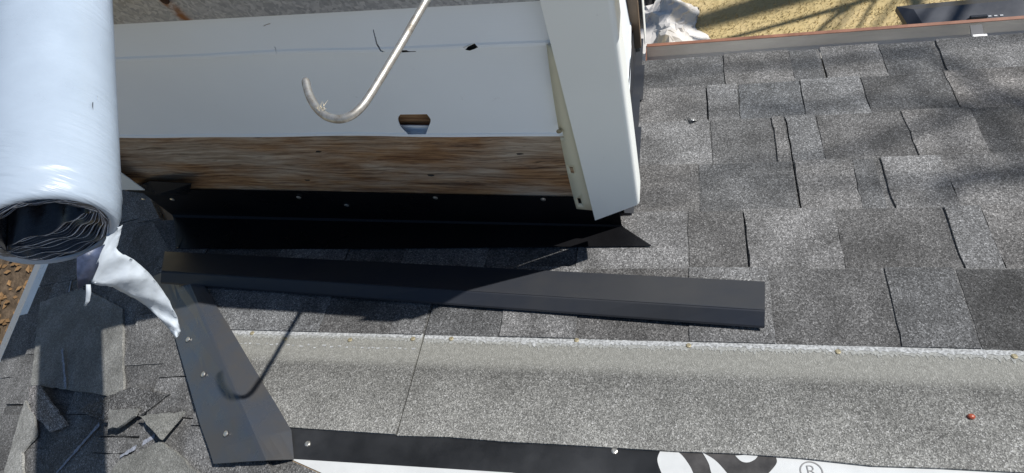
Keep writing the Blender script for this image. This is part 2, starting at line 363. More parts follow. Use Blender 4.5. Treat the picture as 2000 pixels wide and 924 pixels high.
def galvanised(name, streak=None):
    m, nt, b = new_mat(name)
    tc = N(nt, 'ShaderNodeTexCoord')
    ds = N(nt, 'ShaderNodeTexNoise', Scale=60.0, Detail=3.0); nt.links.new(tc.outputs['Object'], ds.inputs['Vector'])
    mx = N(nt, 'ShaderNodeVectorMath', operation='MULTIPLY_ADD'); mx.inputs[1].default_value = (0.012,) * 3
    nt.links.new(ds.outputs['Color'], mx.inputs[0]); nt.links.new(tc.outputs['Object'], mx.inputs[2])
    vo = N(nt, 'ShaderNodeTexVoronoi', Scale=240.0); nt.links.new(mx.outputs[0], vo.inputs['Vector'])
    sc = N(nt, 'ShaderNodeSeparateColor'); nt.links.new(vo.outputs['Color'], sc.inputs['Color'])
    c = ramp(nt, [(0.0, (0.27, 0.29, 0.32)), (0.5, (0.35, 0.37, 0.41)), (1.0, (0.47, 0.49, 0.53))], sc.outputs['Green']).outputs['Color']
    rr = ramp(nt, [(0.0, 0.35), (1.0, 0.6)], sc.outputs['Red'])
    nt.links.new(rr.outputs['Color'], b.inputs['Roughness']); b.inputs['Metallic'].default_value = 0.55
    if streak:                                 # a rust run below a rusted screw
        sx, sz = streak
        sp = N(nt, 'ShaderNodeSeparateXYZ'); nt.links.new(mx.outputs[0], sp.inputs['Vector'])
        dz = N(nt, 'ShaderNodeMath', operation='SUBTRACT'); nt.links.new(sp.outputs['Z'], dz.inputs[0]); dz.inputs[1].default_value = sz
        lean = N(nt, 'ShaderNodeMath', operation='MULTIPLY_ADD'); nt.links.new(dz.outputs[0], lean.inputs[0]); lean.inputs[1].default_value = 0.15; nt.links.new(sp.outputs['X'], lean.inputs[2])
        dx = N(nt, 'ShaderNodeMath', operation='SUBTRACT'); nt.links.new(lean.outputs[0], dx.inputs[0]); dx.inputs[1].default_value = sx + 0.006
        ab = N(nt, 'ShaderNodeMath', operation='ABSOLUTE'); nt.links.new(dx.outputs[0], ab.inputs[0])
        f = ramp(nt, [(0.0, 1.0), (0.004, 0.85), (0.012, 0.0)], ab.outputs[0])
        nz = ramp(nt, [(0.35, 0.25), (0.6, 1.0)], ds.outputs['Fac'])
        ff = mix(nt, 'MULTIPLY', f.outputs['Color'], nz.outputs['Color'])
        c = mix(nt, 'MIX', c, (0.22, 0.085, 0.02), ff)
    nt.links.new(c, b.inputs['Base Color']); return m
M['galv'] = galvanised('galvanised_sheet')

def hook_metal():
    m, nt, b = new_mat('worn_galvanised_rod')
    tc = N(nt, 'ShaderNodeTexCoord'); nz = N(nt, 'ShaderNodeTexNoise', Scale=90.0, Detail=6.0, Roughness=0.7); nt.links.new(tc.outputs['Object'], nz.inputs['Vector'])
    c = ramp(nt, [(0.3, (0.12, 0.1, 0.08)), (0.42, (0.3, 0.28, 0.25)), (0.6, (0.46, 0.45, 0.42))], nz.outputs['Fac'])
    nt.links.new(c.outputs['Color'], b.inputs['Base Color']); b.inputs['Metallic'].default_value = 0.75
    r = ramp(nt, [(0.3, 0.65), (0.6, 0.42)], nz.outputs['Fac']); nt.links.new(r.outputs['Color'], b.inputs['Roughness'])
    bump(nt, b, nz.outputs['Fac'], 0.3, 0.001); return m
M['hook'] = hook_metal()

def lawn_mat():
    m, nt, b = new_mat('dry_lawn')
    tc = N(nt, 'ShaderNodeTexCoord')
    a = N(nt, 'ShaderNodeTexNoise', Scale=1.3, Detail=6.0, Roughness=0.65); nt.links.new(tc.outputs['Object'], a.inputs['Vector'])
    d = N(nt, 'ShaderNodeTexNoise', Scale=55.0, Detail=6.0, Roughness=0.7); nt.links.new(tc.outputs['Object'], d.inputs['Vector'])
    c = ramp(nt, [(0.3, (0.36, 0.285, 0.14)), (0.5, (0.46, 0.365, 0.19)), (0.7, (0.53, 0.42, 0.25))], a.outputs['Fac']).outputs['Color']
    e = ramp(nt, [(0.3, 0.78), (0.7, 1.15)], d.outputs['Fac'])
    c = mix(nt, 'MULTIPLY', c, e.outputs['Color'])
    nt.links.new(c, b.inputs['Base Color']); b.inputs['Roughness'].default_value = 0.95; b.inputs['Specular IOR Level'].default_value = 0.1
    bump(nt, b, d.outputs['Fac'], 0.3, 0.008); return m
M['lawn'] = lawn_mat()
M['blade'] = simple('dry_grass_blade', (0.48, 0.385, 0.20), 0.85, 0.0, 0.15, (1.1, 0.3, 0.0))

# ------------------------------------------------------------------ ground
g = 90.0
tag(mobj('lawn', [(-g, -g, 0), (g, -g, 0), (g, g, 0), (-g, g, 0)], [(0, 1, 2, 3)], M['lawn']), kind='structure')
def blades(name, x0, x1, y0, y1, n, label, mat):
    vs, fc = [], []
    for i in range(n):
        x, y = rnd.uniform(x0, x1), rnd.uniform(y0, y1); a = rnd.uniform(0, 6.28); h = rnd.uniform(0.012, 0.03); w = rnd.uniform(0.0015, 0.0035)
        lx, ly = rnd.gauss(0, 0.015), rnd.gauss(0, 0.015); k = len(vs)
        vs += [(x - w * math.cos(a), y - w * math.sin(a), 0), (x + w * math.cos(a), y + w * math.sin(a), 0), (x + lx, y + ly, h)]
        fc.append((k, k + 1, k + 2))
    return tag(mobj(name, vs, fc, mat), label, 'grass', kind='stuff')
blades('grass', -1.0, 3.2, 2.9, 4.7, 26000, 'dry yellow grass of the lawn below the roof', M['blade'])
M['soil'] = simple('soil', (0.085, 0.062, 0.042), 0.95, 0.0, 0.1, (14.0, 0.5, 0.0), (40.0, 0.6, 0.02))
sv = [(-9.0, -3.0), (-1.45, -3.0), (-1.45, 5.0), (-3.0, 5.4), (-9.0, 5.2)]
tag(mobj('soil', [(a, b, 0.004) for a, b in sv], [tuple(range(5))], M['soil']), kind='structure')
vs, fc = [], []
for i in range(2600):
    x, y = rnd.uniform(-6.8, -3.2), rnd.uniform(0.2, 3.2); s = rnd.uniform(0.018, 0.04); a = rnd.uniform(0, 6.28); k = len(vs); z = rnd.uniform(0.004, 0.03)
    for dx, dy, dz in ((-1, 0, 0.1), (0, -0.55, 0.35), (1, 0, 0.0), (0, 0.55, 0.3)):
        vs.append((x + s * (dx * math.cos(a) - dy * math.sin(a)), y + s * (dx * math.sin(a) + dy * math.cos(a)), z + s * dz * rnd.uniform(0.2, 1)))
    fc.append((k, k + 1, k + 2, k + 3))
tag(mobj('fallen_leaves', vs, fc, M['leaf']), 'brown fallen leaves on the ground below the eave', 'leaves', kind='stuff')

# ------------------------------------------------------------------ roof: deck, walls
EY = 1.092; EX = HIP.x - (EY - HIP.y)                          # front eave line, side eave line (plan)
EZ = CAM_Z - 1.345
YB, XR = -4.0, 5.5
def zf(y): return HIP.z - (y - HIP.y) * TP
HX = HIP.x + (HIP.y - YB)                       # where the hip meets the back line
def zl(x): return HIP.z + (x - HIP.x) * TP
cz = zf(EY)
deck = [(EX, EY, cz), (XR, EY, cz), (XR, YB, zf(YB)), (HX, YB, zf(YB)), (EX, YB, zl(EX))]
t_ = 0.018
dv = [Vector(v) - Vector((0, 0, 0.0012)) for v in deck] + [Vector(v) - Vector((0, 0, t_)) for v in deck]
roof = tag(recalc(mobj('roof', dv, [(0, 1, 2, 3), (0, 3, 4), (8, 7, 6, 5), (9, 8, 5), (0, 5, 6, 1), (1, 6, 7, 2), (2, 7, 8, 3), (3, 8, 9, 4), (4, 9, 5, 0)], M['deck'])), kind='structure')
wv = [(EX + 0.3, EY - 0.3, 0), (XR, EY - 0.3, 0), (XR, EY - 0.45, 0), (EX + 0.45, EY - 0.45, 0), (EX + 0.45, YB, 0), (EX + 0.3, YB, 0)]
hz_ = EZ - 0.02
n = len(wv)
tag(recalc(mobj('house_wall', wv + [(a, b, hz_) for a, b, _ in wv], [tuple(range(n)), tuple(range(n, 2 * n))] + [(i, (i + 1) % n, n + (i + 1) % n, n + i) for i in range(n)], M['wall'])), kind='structure')
box('fascia', (EX + 0.02, EY - 0.022, cz - 0.16), (XR - EX - 0.02, 0, 0), (0, 0.02, 0), (0, 0, 0.135), M['white_trim'], roof)
box('fascia', (EX + 0.002, YB, cz - 0.16), (0.018, 0, 0), (0, EY - YB - 0.03, 0), (0, 0, 0.135), M['white_trim'], roof)
box('soffit', (EX + 0.02, EY - 0.3, cz - 0.155), (XR - EX - 0.02, 0, 0), (0, 0.275, 0), (0, 0, 0.012), M['white_trim'], roof)

# ------------------------------------------------------------------ shingles of the front plane
BUTT = [0.800, 0.938, 1.072, 1.212, 1.339, 1.462]
LEN = 0.328
HB = 0.0152
def bot_h(butt): return lambda a, s: 0.0018 + HB * max(0.0, (s - (butt - LEN)) / LEN)
def top_h(butt, t): return lambda a, s: 0.0018 + HB * max(0.0, (s - (butt - LEN)) / LEN) + t
STRIP_R = [(400, 560), (570, 840)]              # edge of the metal over the hip
p0_, p1_ = on_front(*STRIP_R[0]), on_front(*STRIP_R[1])
s0_, s1_ = (p0_ - C0).dot(SF), (p1_ - C0).dot(SF)
def strip_edge_x(S): return p0_.x + (S - s0_) / (s1_ - s0_) * (p1_.x - p0_.x)
def keep_front(a, s): return a - (strip_edge_x(s) - 0.03)
# tabs measured course by course: mid-course pixel row, then (from, to, raised?, tone)
ROWS = [
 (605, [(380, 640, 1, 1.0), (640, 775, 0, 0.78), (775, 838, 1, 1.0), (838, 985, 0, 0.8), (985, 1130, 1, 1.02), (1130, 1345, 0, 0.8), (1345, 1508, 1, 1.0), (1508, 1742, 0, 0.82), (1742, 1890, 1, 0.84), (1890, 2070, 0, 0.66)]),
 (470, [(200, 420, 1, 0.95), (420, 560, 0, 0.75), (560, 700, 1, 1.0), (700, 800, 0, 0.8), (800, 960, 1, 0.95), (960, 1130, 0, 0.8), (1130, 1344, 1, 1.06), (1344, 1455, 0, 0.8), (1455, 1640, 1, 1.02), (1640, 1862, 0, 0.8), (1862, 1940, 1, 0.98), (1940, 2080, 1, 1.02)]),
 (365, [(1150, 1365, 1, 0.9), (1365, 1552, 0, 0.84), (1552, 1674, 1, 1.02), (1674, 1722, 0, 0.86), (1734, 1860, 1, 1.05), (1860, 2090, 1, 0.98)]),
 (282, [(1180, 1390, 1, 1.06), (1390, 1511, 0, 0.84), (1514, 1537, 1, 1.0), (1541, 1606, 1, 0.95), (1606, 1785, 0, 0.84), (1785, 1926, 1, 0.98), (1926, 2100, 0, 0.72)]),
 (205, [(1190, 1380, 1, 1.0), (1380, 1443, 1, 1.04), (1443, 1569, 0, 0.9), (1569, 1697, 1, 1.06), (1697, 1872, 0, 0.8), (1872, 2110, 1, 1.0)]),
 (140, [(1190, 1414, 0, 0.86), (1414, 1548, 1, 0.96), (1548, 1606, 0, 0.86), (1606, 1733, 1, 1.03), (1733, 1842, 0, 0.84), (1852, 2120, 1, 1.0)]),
]
XMAX = 2.3
RAISE = 0.0034; BASE = 0.0032
def jag(poly_rect, amp, k=6):
    """rectangle (a0,a1,b0,b1) with slightly uneven cut sides"""
    a0, a1, b0, b1 = poly_rect; sk = rnd.gauss(0, amp)
    left = [(a0 + sk * i / k + rnd.gauss(0, amp * 0.5), b0 + (b1 - b0) * i / k) for i in range(k + 1)]
    sk = rnd.gauss(0, amp)
    right = [(a1 + sk * i / k + rnd.gauss(0, amp * 0.5), b0 + (b1 - b0) * i / k) for i in range(k + 1)]
    return left + right[::-1]
def front_point(X, S, h): return F(X, S, h)
for ci, (py, tabs) in enumerate(ROWS):
    butt = BUTT[ci]; e0 = butt - (0.155 if ci == 0 else BUTT[ci] - BUTT[ci - 1] + 0.012)
    if ci == 0: e0 = 0.652
    xs = []
    for (a, b, r_, tone) in tabs: xs.append([on_front(a, py, 0.016).x, on_front(b, py, 0.016).x, r_, tone])
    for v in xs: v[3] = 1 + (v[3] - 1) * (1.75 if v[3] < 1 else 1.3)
    xx = xs[-1][1]
    while xx < XMAX:
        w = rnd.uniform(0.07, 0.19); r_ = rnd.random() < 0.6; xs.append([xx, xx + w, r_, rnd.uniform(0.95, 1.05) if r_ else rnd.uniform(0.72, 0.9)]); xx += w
    # shingle joints
    joints = [-1.45, fx(836, 652), fx(836, 652) + 1.0, fx(836, 652) + 2.0, 3.0] if ci == 0 else [-1.6 + 0.27 * ci % 0.9, -0.6 + 0.27 * ci % 0.9, 0.4 + 0.27 * ci % 0.9, 1.4 + 0.27 * ci % 0.9, 2.5 + 0.27 * ci % 0.9]
    if ci == 1: joints = [-1.4, fx(700, 470), fx(1455, 470), fx(1455, 470) + 1.0, 3.0]
    if ci == 2: joints = [-1.4, -0.45, fx(1552, 365), fx(1552, 365) + 1.0, 3.0]
    if ci == 3: joints = [-1.4, -0.6, fx(1539, 282), fx(1539, 282) + 1.0, 3.0]
    if ci == 4: joints = [-1.4, -0.88, fx(1380, 205), fx(1380, 205) + 1.0, 3.0]
    if ci == 5: joints = [-1.4, -0.5, fx(1606, 140), fx(1606, 140) + 1.0, 3.0]
    xmin = -1.3 if ci < 2 else -0.105
    for j in range(len(joints) - 1):
        a0, a1 = max(joints[j] + 0.0012, xmin), min(joints[j + 1] - 0.0012, XMAX)
        if a1 - a0 < 0.02: continue
        k_ = 12
        topline = [(a0 + (a1 - a0) * i / k_, butt - LEN + rnd.gauss(0, 0.0012)) for i in range(k_ + 1)]
        poly = topline + [(a1, butt), (a0, butt)]
        poly = clip(poly, keep_front)
        if len(poly) < 3: continue
        sh = prism(poly, bot_h(butt), top_h(butt, BASE), front_point, 'shingle', M['headlap'] if ci == 0 else M['shingle'], roof, 0.8 if ci else 0.98, uvo=(3.1 * ci + j, -butt))
        # v runs from the butt edge upslope
        uvl = sh.data.uv_layers[0].data
        for d in uvl: d.uv = (d.uv[0], -d.uv[1])
        if ci == 0:                            # exposed part below the white line: darker, own piece of the laminated sheet
            pe = clip([(a0, e0 + 0.003), (a1, e0 + 0.003), (a1, butt - 0.0008), (a0, butt - 0.0008)], keep_front)
            if len(pe) > 2: prism(pe, top_h(butt, BASE - 0.0002), top_h(butt, BASE + 0.0009), front_point, 'backing_layer', M['shingle'], sh, 0.8, uvo=(1.7, 0.3))
        for (b0, b1, r_, tone) in xs:
            mid = (b0 + b1) / 2
            if not (joints[j] <= mid < joints[j + 1]): continue
            c0, c1 = max(b0, a0), min(b1, a1)
            if c1 - c0 < 0.006: continue
            th = BASE + (RAISE if r_ else 0.0014) + rnd.uniform(-0.0003, 0.0003)
            pp = clip(jag((c0 + 0.0007, c1 - 0.0007, e0, butt - (0.0 if r_ else 0.002) + rnd.gauss(0, 0.0006)), 0.0016, 7), keep_front)
            pp = clip(pp, lambda a, s: a - xmin)
            if len(pp) > 2:
                wv_ = rnd.gauss(0, 0.015)
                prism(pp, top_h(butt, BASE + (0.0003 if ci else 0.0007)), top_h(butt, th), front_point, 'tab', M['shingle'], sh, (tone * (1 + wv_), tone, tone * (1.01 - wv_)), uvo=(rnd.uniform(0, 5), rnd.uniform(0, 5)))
    if ci == 0: COURSE_A = sh
# white release line and its fainter companion along the top course
def ribbon(name, X0, X1, sfn, wfn, hfn, mat, parent, step=0.0035):
    n_ = int((X1 - X0) / step); vs, fc = [], []
    for i in range(n_ + 1):
        X = X0 + (X1 - X0) * i / n_; s = sfn(X); w = wfn(X)
        vs += [F(X, s - w, hfn(s - w)), F(X, s + w, hfn(s + w))]
    fc = [(2 * i, 2 * i + 1, 2 * i + 3, 2 * i + 2) for i in range(n_)]
    return mobj(name, vs, fc, mat, parent)
HA = top_h(BUTT[0], BASE)
jx = fx(836, 652)
for X0, X1, ofs in ((strip_edge_x(0.66) + 0.004, jx - 0.002, 0.0), (jx + 0.002, 1.9, -0.0012)):
    ribbon('release_line', X0, X1, lambda X: 0.6495 + ofs + 0.0012 * math.sin(X * 9) + rnd.gauss(0, 0.0005), lambda X: 0.0030 + abs(rnd.gauss(0, 0.0024)), lambda s: HA(0, s) + 0.0009, M['white_line'], roof)
    ribbon('release_haze', X0, X1, lambda X: 0.6480 + ofs + 0.0012 * math.sin(X * 9) + rnd.gauss(0, 0.0009), lambda X: 0.0062 + abs(rnd.gauss(0, 0.0034)), lambda s: HA(0, s) + 0.0005, M['haze_line'], roof, 0.002)
for X0, X1 in ((strip_edge_x(0.63) + 0.01, jx - 0.01),):
    X = X0
    vs, fc = [], []
    while X < X1:
        w = rnd.uniform(0.003, 0.008); s = 0.6245 + rnd.gauss(0, 0.0012); hh = rnd.uniform(0.0008, 0.0018); k = len(vs)
        vs += [F(X, s - hh, HA(0, s) + 0.0006), F(X + w, s - hh, HA(0, s) + 0.0006), F(X + w, s + hh, HA(0, s) + 0.0006), F(X, s + hh, HA(0, s) + 0.0006)]
        fc.append((k, k + 1, k + 2, k + 3)); X += w + rnd.uniform(0.002, 0.012)
    tag(mobj('sealant_dots', vs, fc, M['white_line'], roof), kind='stuff')

# ------------------------------------------------------------------ nails
def make_nail(mat, R=0.0048):
    vs, fc = [], []; seg = 10
    for r_, z in ((R, 0.0), (R * 0.97, 0.0011), (R * 0.6, 0.0019)):
        for k in range(seg): vs.append((r_ * math.cos(k * 6.2832 / seg), r_ * math.sin(k * 6.2832 / seg), z))
    for i in range(2):
        for k in range(seg): fc.append((i * seg + k, i * seg + (k + 1) % seg, (i + 1) * seg + (k + 1) % seg, (i + 1) * seg + k))
    fc.append(tuple(2 * seg + k for k in range(seg)))
    me = bpy.data.meshes.new('nail'); me.from_pydata(vs, [], fc); me.materials.append(mat); return me
NAILS = {'g': make_nail(M['nail']), 'b': make_nail(M['brass_nail'], 0.0042)}
def nail(p, normal, parent, kind='g'):
    o = bpy.data.objects.new('nail', NAILS[kind]); link(o, parent)
    o.rotation_euler = Vector(normal).to_track_quat('Z', 'Y').to_euler(); o.location = Vector(p) - ORG[parent]; return o
for (x, y, k) in ((492, 650, 'b'), (556, 661, 'b'), (683, 663, 'b'), (806, 661, 'b'), (881, 661, 'b'), (1126, 664, 'b'), (1345, 674, 'b'), (1637, 686, 'b'), (1982, 695, 'b')):
    p = on_front(x, y, 0.015); s = (p - C0).dot(SF); nail(F(p.x, s, HA(0, s) + 0.0005), NF, roof, k)

# ------------------------------------------------------------------ underlayment with its print
uh = 0.0008
LH = on_front(568, 897); LH2 = on_front(628, 924)
poly = [(LH.x, 0.56), (XMAX, 0.56), (XMAX, -0.5), (LH2.x + 0.9, -0.5), (LH2.x, fs(628, 924)), (LH.x, fs(568, 897))]
und = prism(poly, lambda a, b: -0.0006, lambda a, b: uh, front_point, 'underlayment', M['under_white'], roof)
def flat(name, pix, h, mat, parent):
    pts = [on_front(x, y, h) for x, y in pix]
    return recalc_up(mobj(name, pts, [tuple(range(len(pts)))], mat, parent))
def recalc_up(o):
    me = o.data; me.update()
    if me.polygons and me.polygons[0].normal.z < 0:
        bm = bmesh.new(); bm.from_mesh(me); bmesh.ops.reverse_faces(bm, faces=bm.faces); bm.to_mesh(me); bm.free()
    return o
def curve2(pts, k=6): return [(v.x, v.y) for v in smoothline([Vector((a, b, 0)) for a, b in pts], k)]
flat('printed_block', [(1180, 860), (1470, 870)] + curve2([(1506, 880), (1517, 897), (1512, 912), (1480, 945), (1440, 980)]) + [(1180, 990)], uh + 0.0006, M['print_black'], und)
flat('printed_letter', curve2([(1290, 880), (1284, 898), (1292, 924), (1312, 965), (1370, 985), (1356, 930), (1342, 902), (1322, 882), (1290, 880)]), uh + 0.0012, M['under_white'], und)
flat('printed_letter', curve2([(1372, 884), (1384, 905), (1392, 930), (1420, 980), (1470, 985), (1425, 930), (1398, 900), (1372, 884)]), uh + 0.0012, M['under_white'], und)
flat('printed_letter', curve2([(1436, 890), (1448, 901), (1462, 903), (1476, 896), (1476, 888), (1436, 890)]), uh + 0.0012, M['under_white'], und)
rc = on_front(1585, 921, uh + 0.0006)
sC = (rc - C0).dot(SF); RR = 0.0145
vs, fc = [], []; seg = 40
for k in range(seg):
    a = 2 * math.pi * k / seg
    vs += [F(rc.x + RR * math.cos(a), sC + RR * math.sin(a), uh + 0.0006), F(rc.x + RR * 0.88 * math.cos(a), sC + RR * 0.88 * math.sin(a), uh + 0.0006)]
for k in range(seg): fc.append((2 * k, 2 * k + 1, (2 * k + 3) % (2 * seg), (2 * k + 2) % (2 * seg)))
recalc_up(mobj('registered_ring', vs, fc, M['print_grey'], und))
fcu = bpy.data.curves.new('registered_letter', 'FONT'); fcu.body = 'R'; fcu.size = 0.0235; fcu.align_x = 'CENTER'; fcu.align_y = 'CENTER'; fcu.extrude = 0.0; fcu.offset = -0.0004
fo = bpy.data.objects.new('tmp', fcu); fm = bpy.data.meshes.new_from_object(fo); bpy.data.objects.remove(fo)
ro = mobj('registered_letter', [F(rc.x + v.co.x * math.cos(0.1) - v.co.y * math.sin(0.1), sC - (v.co.y * math.cos(0.1) + v.co.x * math.sin(0.1)) * -1, uh + 0.0007) for v in fm.vertices], [tuple(p.vertices) for p in fm.polygons], M['print_grey'], und)

gp = [on_front(x, y) for x, y in ((505, 890), (566, 890), (566, 899), (626, 926), (760, 1010), (600, 1010))]
prism([(p.x, (p - C0).dot(SF)) for p in gp], lambda a, b: -0.0005, lambda a, b: uh + 0.0005, front_point, 'starter_piece', M['shingle'], roof, 0.95)
# black strip of metal running along the top of the course
tp = [on_front(545, 838), on_front(700, 846), on_front(1278, 886)]
poly = [(on_front(560, 800).x, 0.50), (on_front(1276, 900).x + 0.012, 0.50), (on_front(1276, 900).x + 0.012, fs(1278, 960)), (fx(1000, 924), fs(1000, 924)), (fx(570, 897), fs(570, 897))]
strip = prism(poly, lambda a, b: uh + 0.0003, lambda a, b: uh + 0.0009, front_point, 'head_flashing', M['head_metal'], roof)
for x, y in ((601, 867), (1200, 881)): nail(on_front(x, y, uh + 0.001), NF, strip)
# metal bent over the hip
def hx(S): return hip_x(S)
RIGHT = [(388, 520), (400, 560), (452, 645), (505, 735), (545, 800), (569, 841), (574, 898)]
LEFTE = [(300, 540), (335, 632), (352, 690), (372, 760), (392, 830), (410, 880), (418, 906)]
grid = []
for i, (r_, l_) in enumerate(zip(RIGHT, LEFTE)):
    S = fs(*r_); hh = 0.006 + 0.020 * min(1, max(0, (S - 0.47) / 0.30))
    pr = on_front(r_[0], r_[1], hh)
    pl = on_left(l_[0], l_[1], 0.026)
    Sm = fs(r_[0] * 0.5 + l_[0] * 0.5, r_[1] * 0.5 + l_[1] * 0.5)
    hp_ = F(hip_x(Sm), Sm, 0.0) + Vector((0, 0, 0.030))
    row = []
    for t in (0, 0.34, 0.67, 0.93): row.append(pr.lerp(hp_, t))
    row.append(hp_ + Vector((0, 0, -0.001)))
    for t in (0.07, 0.33, 0.66, 1.0): row.append(hp_.lerp(pl, t) + Vector((0, 0, (0.0015 * math.sin(3.1 * i + 5 * t)) if 0.1 < t < 1 else 0)))
    grid.append(row)
# the lower end laps onto the head flashing
hipm = sheet('hip_flashing', grid, 0.001, M['black_metal'], roof, smooth=False)
for x, y in ((367, 663), (397, 731), (441, 847)):
    nail(on_left(x, y, 0.0295), NL, hipm)

# ------------------------------------------------------------------ shingles of the side plane
xb = EX - 0.014
ci = 0
LHB = 0.0135
while ci < 9:
    bx = xb + ci * 0.134                       # plan position of the butt edge
    def lp(a, b, h): return L(a, b, h)
    LHB = 0.003 if ci == 0 else 0.0135
    def lbot(bx_, LHB=LHB): return lambda a, b: 0.0015 + LHB * (1 - min(1, max(0, (b - bx_) / 0.325)))
    def ltop(bx_, t, LHB=LHB): return lambda a, b: 0.0015 + LHB * (1 - min(1, max(0, (b - bx_) / 0.325))) + t
    def keep_l(a, b): return (HIP.x - (a - HIP.y)) + 0.0 - b - 0.004     # stay on the side plane
    off = (-0.9 + 0.31 * ci) % 1.0
    y = -1.2 + off
    while y < 1.1:
        y0, y1 = y + 0.0012, min(y + 1.0 - 0.0012, EY + 0.01); y += 1.0
        if y1 - y0 < 0.03: continue
        pol = clip([(y0, bx), (y1, bx), (y1, bx + 0.325), (y0, bx + 0.325)], keep_l)
        if len(pol) < 3: continue
        sh = prism(pol, lbot(bx), ltop(bx, BASE), lp, 'shingle', M['shingle'], roof, 0.85, uvo=(rnd.uniform(0, 5), rnd.uniform(0, 5)))
        yy = y0
        while yy < y1 - 0.02:
            w = rnd.uniform(0.07, 0.18); r_ = rnd.random() < 0.6; ye = min(yy + w, y1)
            pp = clip(jag((yy + 0.0007, ye - 0.0007, bx, bx + 0.148), 0.001), keep_l)
            if len(pp) > 2: prism(pp, ltop(bx, BASE + 0.0003), ltop(bx, BASE + (RAISE if r_ else 0.0014)), lp, 'tab', M['shingle'], sh, rnd.uniform(1.02, 1.15) if r_ else rnd.uniform(0.8, 0.95), uvo=(rnd.uniform(0, 5), rnd.uniform(0, 5)))
            yy = ye
    ci += 1
# pale metal drip edge of the side eave
e0, e1 = -2.0, 1.12
pr_ = [(-0.062, -0.004), (-0.058, 0.003), (-0.02, 0.005), (0.02, 0.003)]
dvs = []
for Y_ in (e0, e1):
    for (dx, h) in pr_: dvs.append(L(Y_, EX + dx, 0) + Vector((0, 0, h + 0.006)))
    dvs += [L(Y_, EX + 0.02, 0) + Vector((0, 0, 0.003)), L(Y_, EX - 0.052, 0) + Vector((0, 0, -0.002)), L(Y_, EX - 0.052, 0) + Vector((0, 0, -0.055)), L(Y_, EX - 0.062, 0) + Vector((0, 0, -0.055))]
k = len(dvs) // 2
recalc(mobj('drip_edge', dvs, [tuple(range(k)), tuple(range(k, 2 * k))] + [(i, (i + 1) % k, k + (i + 1) % k, k + i) for i in range(k)], M['drip_white'], roof))
# chalk marks on the side plane
def mark(a, b, w, h=0.021):
    A, B = on_left(*a, h), on_left(*b, h); d = (B - A).normalized(); s = NL.cross(d).normalized() * w
    pts = []
    n_ = 14; L_, R_ = [], []
    for i in range(n_ + 1):
        p = A.lerp(B, i / n_); jw = rnd.uniform(0.5, 1.2); L_.append(p + s * jw); R_.append(p - s * jw)
    return mobj('chalk_mark', L_ + R_, [(i, i + 1, n_ + 2 + i, n_ + 1 + i) for i in range(n_)], M['chalk'], roof)
mark((121, 682), (128, 758), 0.0035, 0.0305); mark((110, 924), (194, 828), 0.0045); mark((234, 892), (302, 852), 0.004)
mark((139, 548), (128, 600), 0.003); mark((121, 640), (100, 702), 0.003)

# ------------------------------------------------------------------ gutter
gut = empty('gutter', (2.0, EY + 0.06, cz - 0.12), 'brown metal eave gutter with grey inside along the shingle edge', 'gutter')
gx0, gx1 = -0.075, XR
inner = [(0.004, -0.02), (0.004, -0.072), (0.066, -0.076), (0.088, -0.064), (0.092, -0.046), (0.092, -0.031)]
outer = [(-0.001, -0.02), (-0.001, -0.078), (0.068, -0.082), (0.092, -0.068), (0.096, -0.048), (0.0965, -0.031)]
def prof(pts, x): return [Vector((x, EY + 0.004 + a, cz + b)) for a, b in pts]
vs = prof(inner, gx0) + prof(inner, gx1); n = len(inner)
mobj('trough', vs, [(i, i + 1, n + i + 1, n + i) for i in range(n - 1)], M['gutter_in'], gut, smooth=False)
vs = prof(outer, gx0) + prof(outer, gx1)
mobj('outer_face', vs, [(i + 1, i, n + i, n + i + 1) for i in range(n - 1)], M['gutter_brown'], gut)
lipP = [(0.0915, -0.0305), (0.097, -0.0305), (0.0985, -0.0285), (0.097, -0.0255), (0.0885, -0.0255), (0.0885, -0.0275), (0.0915, -0.0275)]
vs = prof(lipP, gx0) + prof(lipP, gx1); k = len(lipP)
recalc(mobj('front_lip', vs, [tuple(range(k)), tuple(range(k, 2 * k))] + [(i, (i + 1) % k, k + (i + 1) % k, k + i) for i in range(k)], M['gutter_brown'], gut))
recalc(mobj('end_cap', prof(outer, gx0 - 0.0005) + prof(outer, gx0 - 0.002), [tuple(range(n)), tuple(range(n, 2 * n))] + [(i, (i + 1) % n, n + (i + 1) % n, n + i) for i in range(n)], M['gutter_brown'], gut))
bxx = on_front(1922, 75).x
for X in (bxx, bxx + 0.75, bxx + 1.5):
    M['bracket'] = M.get('bracket') or simple('bright_bracket', (0.85, 0.85, 0.84), 0.4, 0.0)
    br = box('bracket', (X - 0.014, EY + 0.006, cz - 0.024), (0.028, 0, 0), (0, 0.05, -0.002), (0, 0, 0.003), M['bracket'], gut, 0.0008)
    box('rib', (X - 0.003, EY + 0.010, cz - 0.0208), (0.006, 0, 0), (0, 0.04, -0.002), (0, 0, 0.003), M['bracket'], br, 0.0008)
    box('clip', (X - 0.012, EY + 0.058, cz - 0.036), (0.024, 0, 0), (0, 0.030, 0.004), (0, 0, 0.003), M['panel'], br)

